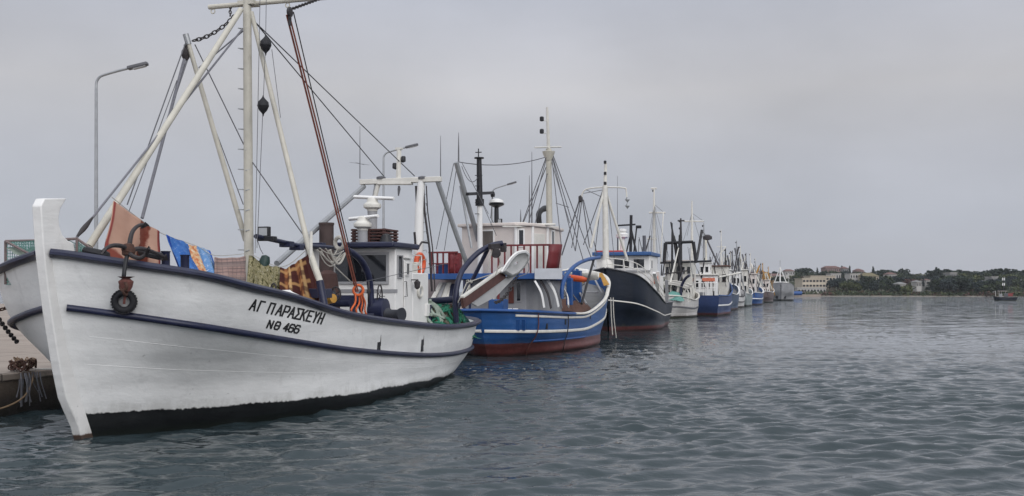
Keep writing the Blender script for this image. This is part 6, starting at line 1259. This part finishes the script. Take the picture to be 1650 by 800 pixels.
# buildings
def house_(px0, px1, ytop, Y_, zdepth, wallm, roofm, label, floors=2, cols=4, pitch=0, cat='building', name='house', win=(.5, .5), flat=.3):
    X0, X1 = at(px0, Y_), at(px1, Y_); zt_ = EYE + (YH - ytop) / F * Y_; fr = Frame(((X0 + X1) / 2, Y_, 0), 0); g0 = min(ground(X0, Y_), ground(X1, Y_), ground((X0 + X1) / 2, Y_ + zdepth)) - 1; hw_ = (X1 - X0) / 2
    t = fr.thing(name, label, cat, (0, 0, g0)); zw = zt_ - pitch - flat * (pitch == 0); floor_h = min(3.1, (zw - max(ground(X0, Y_), ground(X1, Y_)) ) / floors if zw > ground(X0, Y_) + 1 else 2.8)
    part('wall', MB().box((0, zdepth / 2, (g0 + zw) / 2), (2 * hw_, zdepth, zw - g0)), wallm, t)
    if pitch: 
        m = MB(); e = .5; m.add([(-hw_ - e, -e, zw), (hw_ + e, -e, zw), (hw_ + e, zdepth + e, zw), (-hw_ - e, zdepth + e, zw), (-hw_ + pitch, zdepth / 2, zt_), (hw_ - pitch, zdepth / 2, zt_)], [(0, 1, 5, 4), (1, 2, 5), (2, 3, 4, 5), (3, 0, 4), (0, 3, 2, 1)]); part('roof', m, roofm, t, 0)
    else: part('roof', MB().box((0, zdepth / 2, zw + flat / 2), (2 * hw_ + .6, zdepth + .6, flat)), roofm, t)
    for f_ in range(floors):
        zc = zw - floor_h * (f_ + .5)
        for c_ in range(cols):
            x = -hw_ + 2 * hw_ * (c_ + .5) / cols; w_ = 2 * hw_ / cols * win[0]; fr.window = Boat.window.__get__(fr); fr.window(t, (-hw_, 0), (hw_, 0), (x - w_ / 2, 0, zc + floor_h * win[1] / 2), (x + w_ / 2, 0, zc - floor_h * win[1] / 2), wallm, .12, GLASS, 'window', .06)
    return t
CRM = mat('cream_render', (.44, .38, .30), .8, .08, .2); PNK = mat('pink_render', (.27, .185, .17), .8, .12, .2); TILE = mat('red_roof_tiles', (.14, .075, .065), .8, .2, .6); WRD = mat('white_render', (.42, .40, .38), .8, .08, .2); OCH = mat('lichened_roof', (.14, .12, .065), .85, .2, .5); GRW = mat('grey_render', (.24, .235, .23), .8, .12, .2)
house_(1293, 1330.5, 448.5, 585, 16, CRM, CRM, 'long cream three storey block by the far waterline with window bands', 3, 7, 0, win=(.72, .42))
house_(1306, 1346, 444.5, 606, 14, CRM, CRM, 'cream flat roofed wing rising behind the three storey block', 2, 8, 0, win=(.7, .35))
house_(1285, 1331, 463.5, 577, 6, WRD, WRD, 'low white waterfront building in front of the cream block', 1, 9, 0, win=(.6, .4))
house_(1339, 1355, 441, 640, 10, WRD, WRD, 'white flat roofed house half hidden behind trees right of the cream block', 2, 4)
house_(1331, 1354, 428.5, 730, 12, PNK, TILE, 'long pink two storey house on the ridge above the cream block', 2, 7, 1.5)
house_(1358, 1367, 429.5, 735, 10, GRW, TILE, 'small grey ridge house between two pointed conifers', 1, 3, 1.5)
house_(1381, 1392, 433, 725, 10, PNK, TILE, 'small pink ridge house with red roof right of the conifers', 1, 3, 1.5)
house_(1370, 1390, 441, 650, 11, WRD, WRD, 'white house on the slope left of the ochre roof', 2, 5)
house_(1391, 1416, 439.5, 640, 12, CRM, OCH, 'cream house with ochre roof and arched ground floor', 2, 6, 2.2)
house_(1432, 1445, 439, 665, 10, WRD, TILE, 'narrow white house with red roof among dark trees', 2, 3, 1.3)
house_(1449, 1460, 455, 570, 9, WRD, GRW, 'low white house above the olive bushes', 1, 4, .9)
house_(1477, 1485, 452, 575, 8, WRD, GRW, 'tiny white house beside the reddish trees', 1, 3, .8)
house_(1492, 1499, 449, 580, 8, WRD, TILE, 'tall narrow white house at the edge of the dark wood', 2, 2, .9)
house_(1531, 1542, 439.5, 575, 9, GRW, WRD, 'pale house roof showing inside the dark wood', 1, 4)
house_(1598, 1608, 446, 548, 8, GRW, WRD, 'small pale house in the wood above the motor boat', 1, 3)
house_(1241, 1262, 441, 690, 12, CRM, TILE, 'cream red roofed house seen through the grey ship tripod mast', 2, 6, 1.6)
house_(1215, 1236, 436, 700, 12, WRD, TILE, 'white house with red roof behind the ochre derricks', 2, 6, 1.6)
house_(1266, 1280, 434, 735, 10, WRD, TILE, 'white house on the ridge right of the grey ship mast', 1, 4, 1.4)
# landing stage and covered boats at the far end
LF = Frame((at(1300, 500), 500, 0), 0)
tag(part('jetty', MB().box((at(1296, 505), 506, .3), (14, 8, 1.5)), CONC), 'low concrete landing stage at the far shore', 'jetty')
m = MB(); m.sweep([(-2.4, 0, .6), (0, 0, .75), (2.6, 0, .7)], 1.8, 1.9); lf = Frame((at(1283, 498), 498, .9), 0); lf.single('covered_boat', m, BLUE, 'boat under blue tarpaulin beside the low white waterfront building', 'boat')
# ------------------------------------------------------------------ the damp air over the harbour
hz = bpy.data.materials.new('damp_air'); hz.use_nodes = True; t = hz.node_tree; t.nodes.clear(); vo = nd(t, 'ShaderNodeVolumePrincipled'); vo.inputs['Color'].default_value = (.86, .90, .96, 1); vo.inputs['Density'].default_value = .00011; vo.inputs['Anisotropy'].default_value = .2
t.links.new(vo.outputs[0], nd(t, 'ShaderNodeOutputMaterial').inputs['Volume'])
tag(part('haze', MB().box((0, 4000, 18), (26000, 26000, 43)), hz, None, 0), 'thin grey haze over the water', None, None, 'stuff')
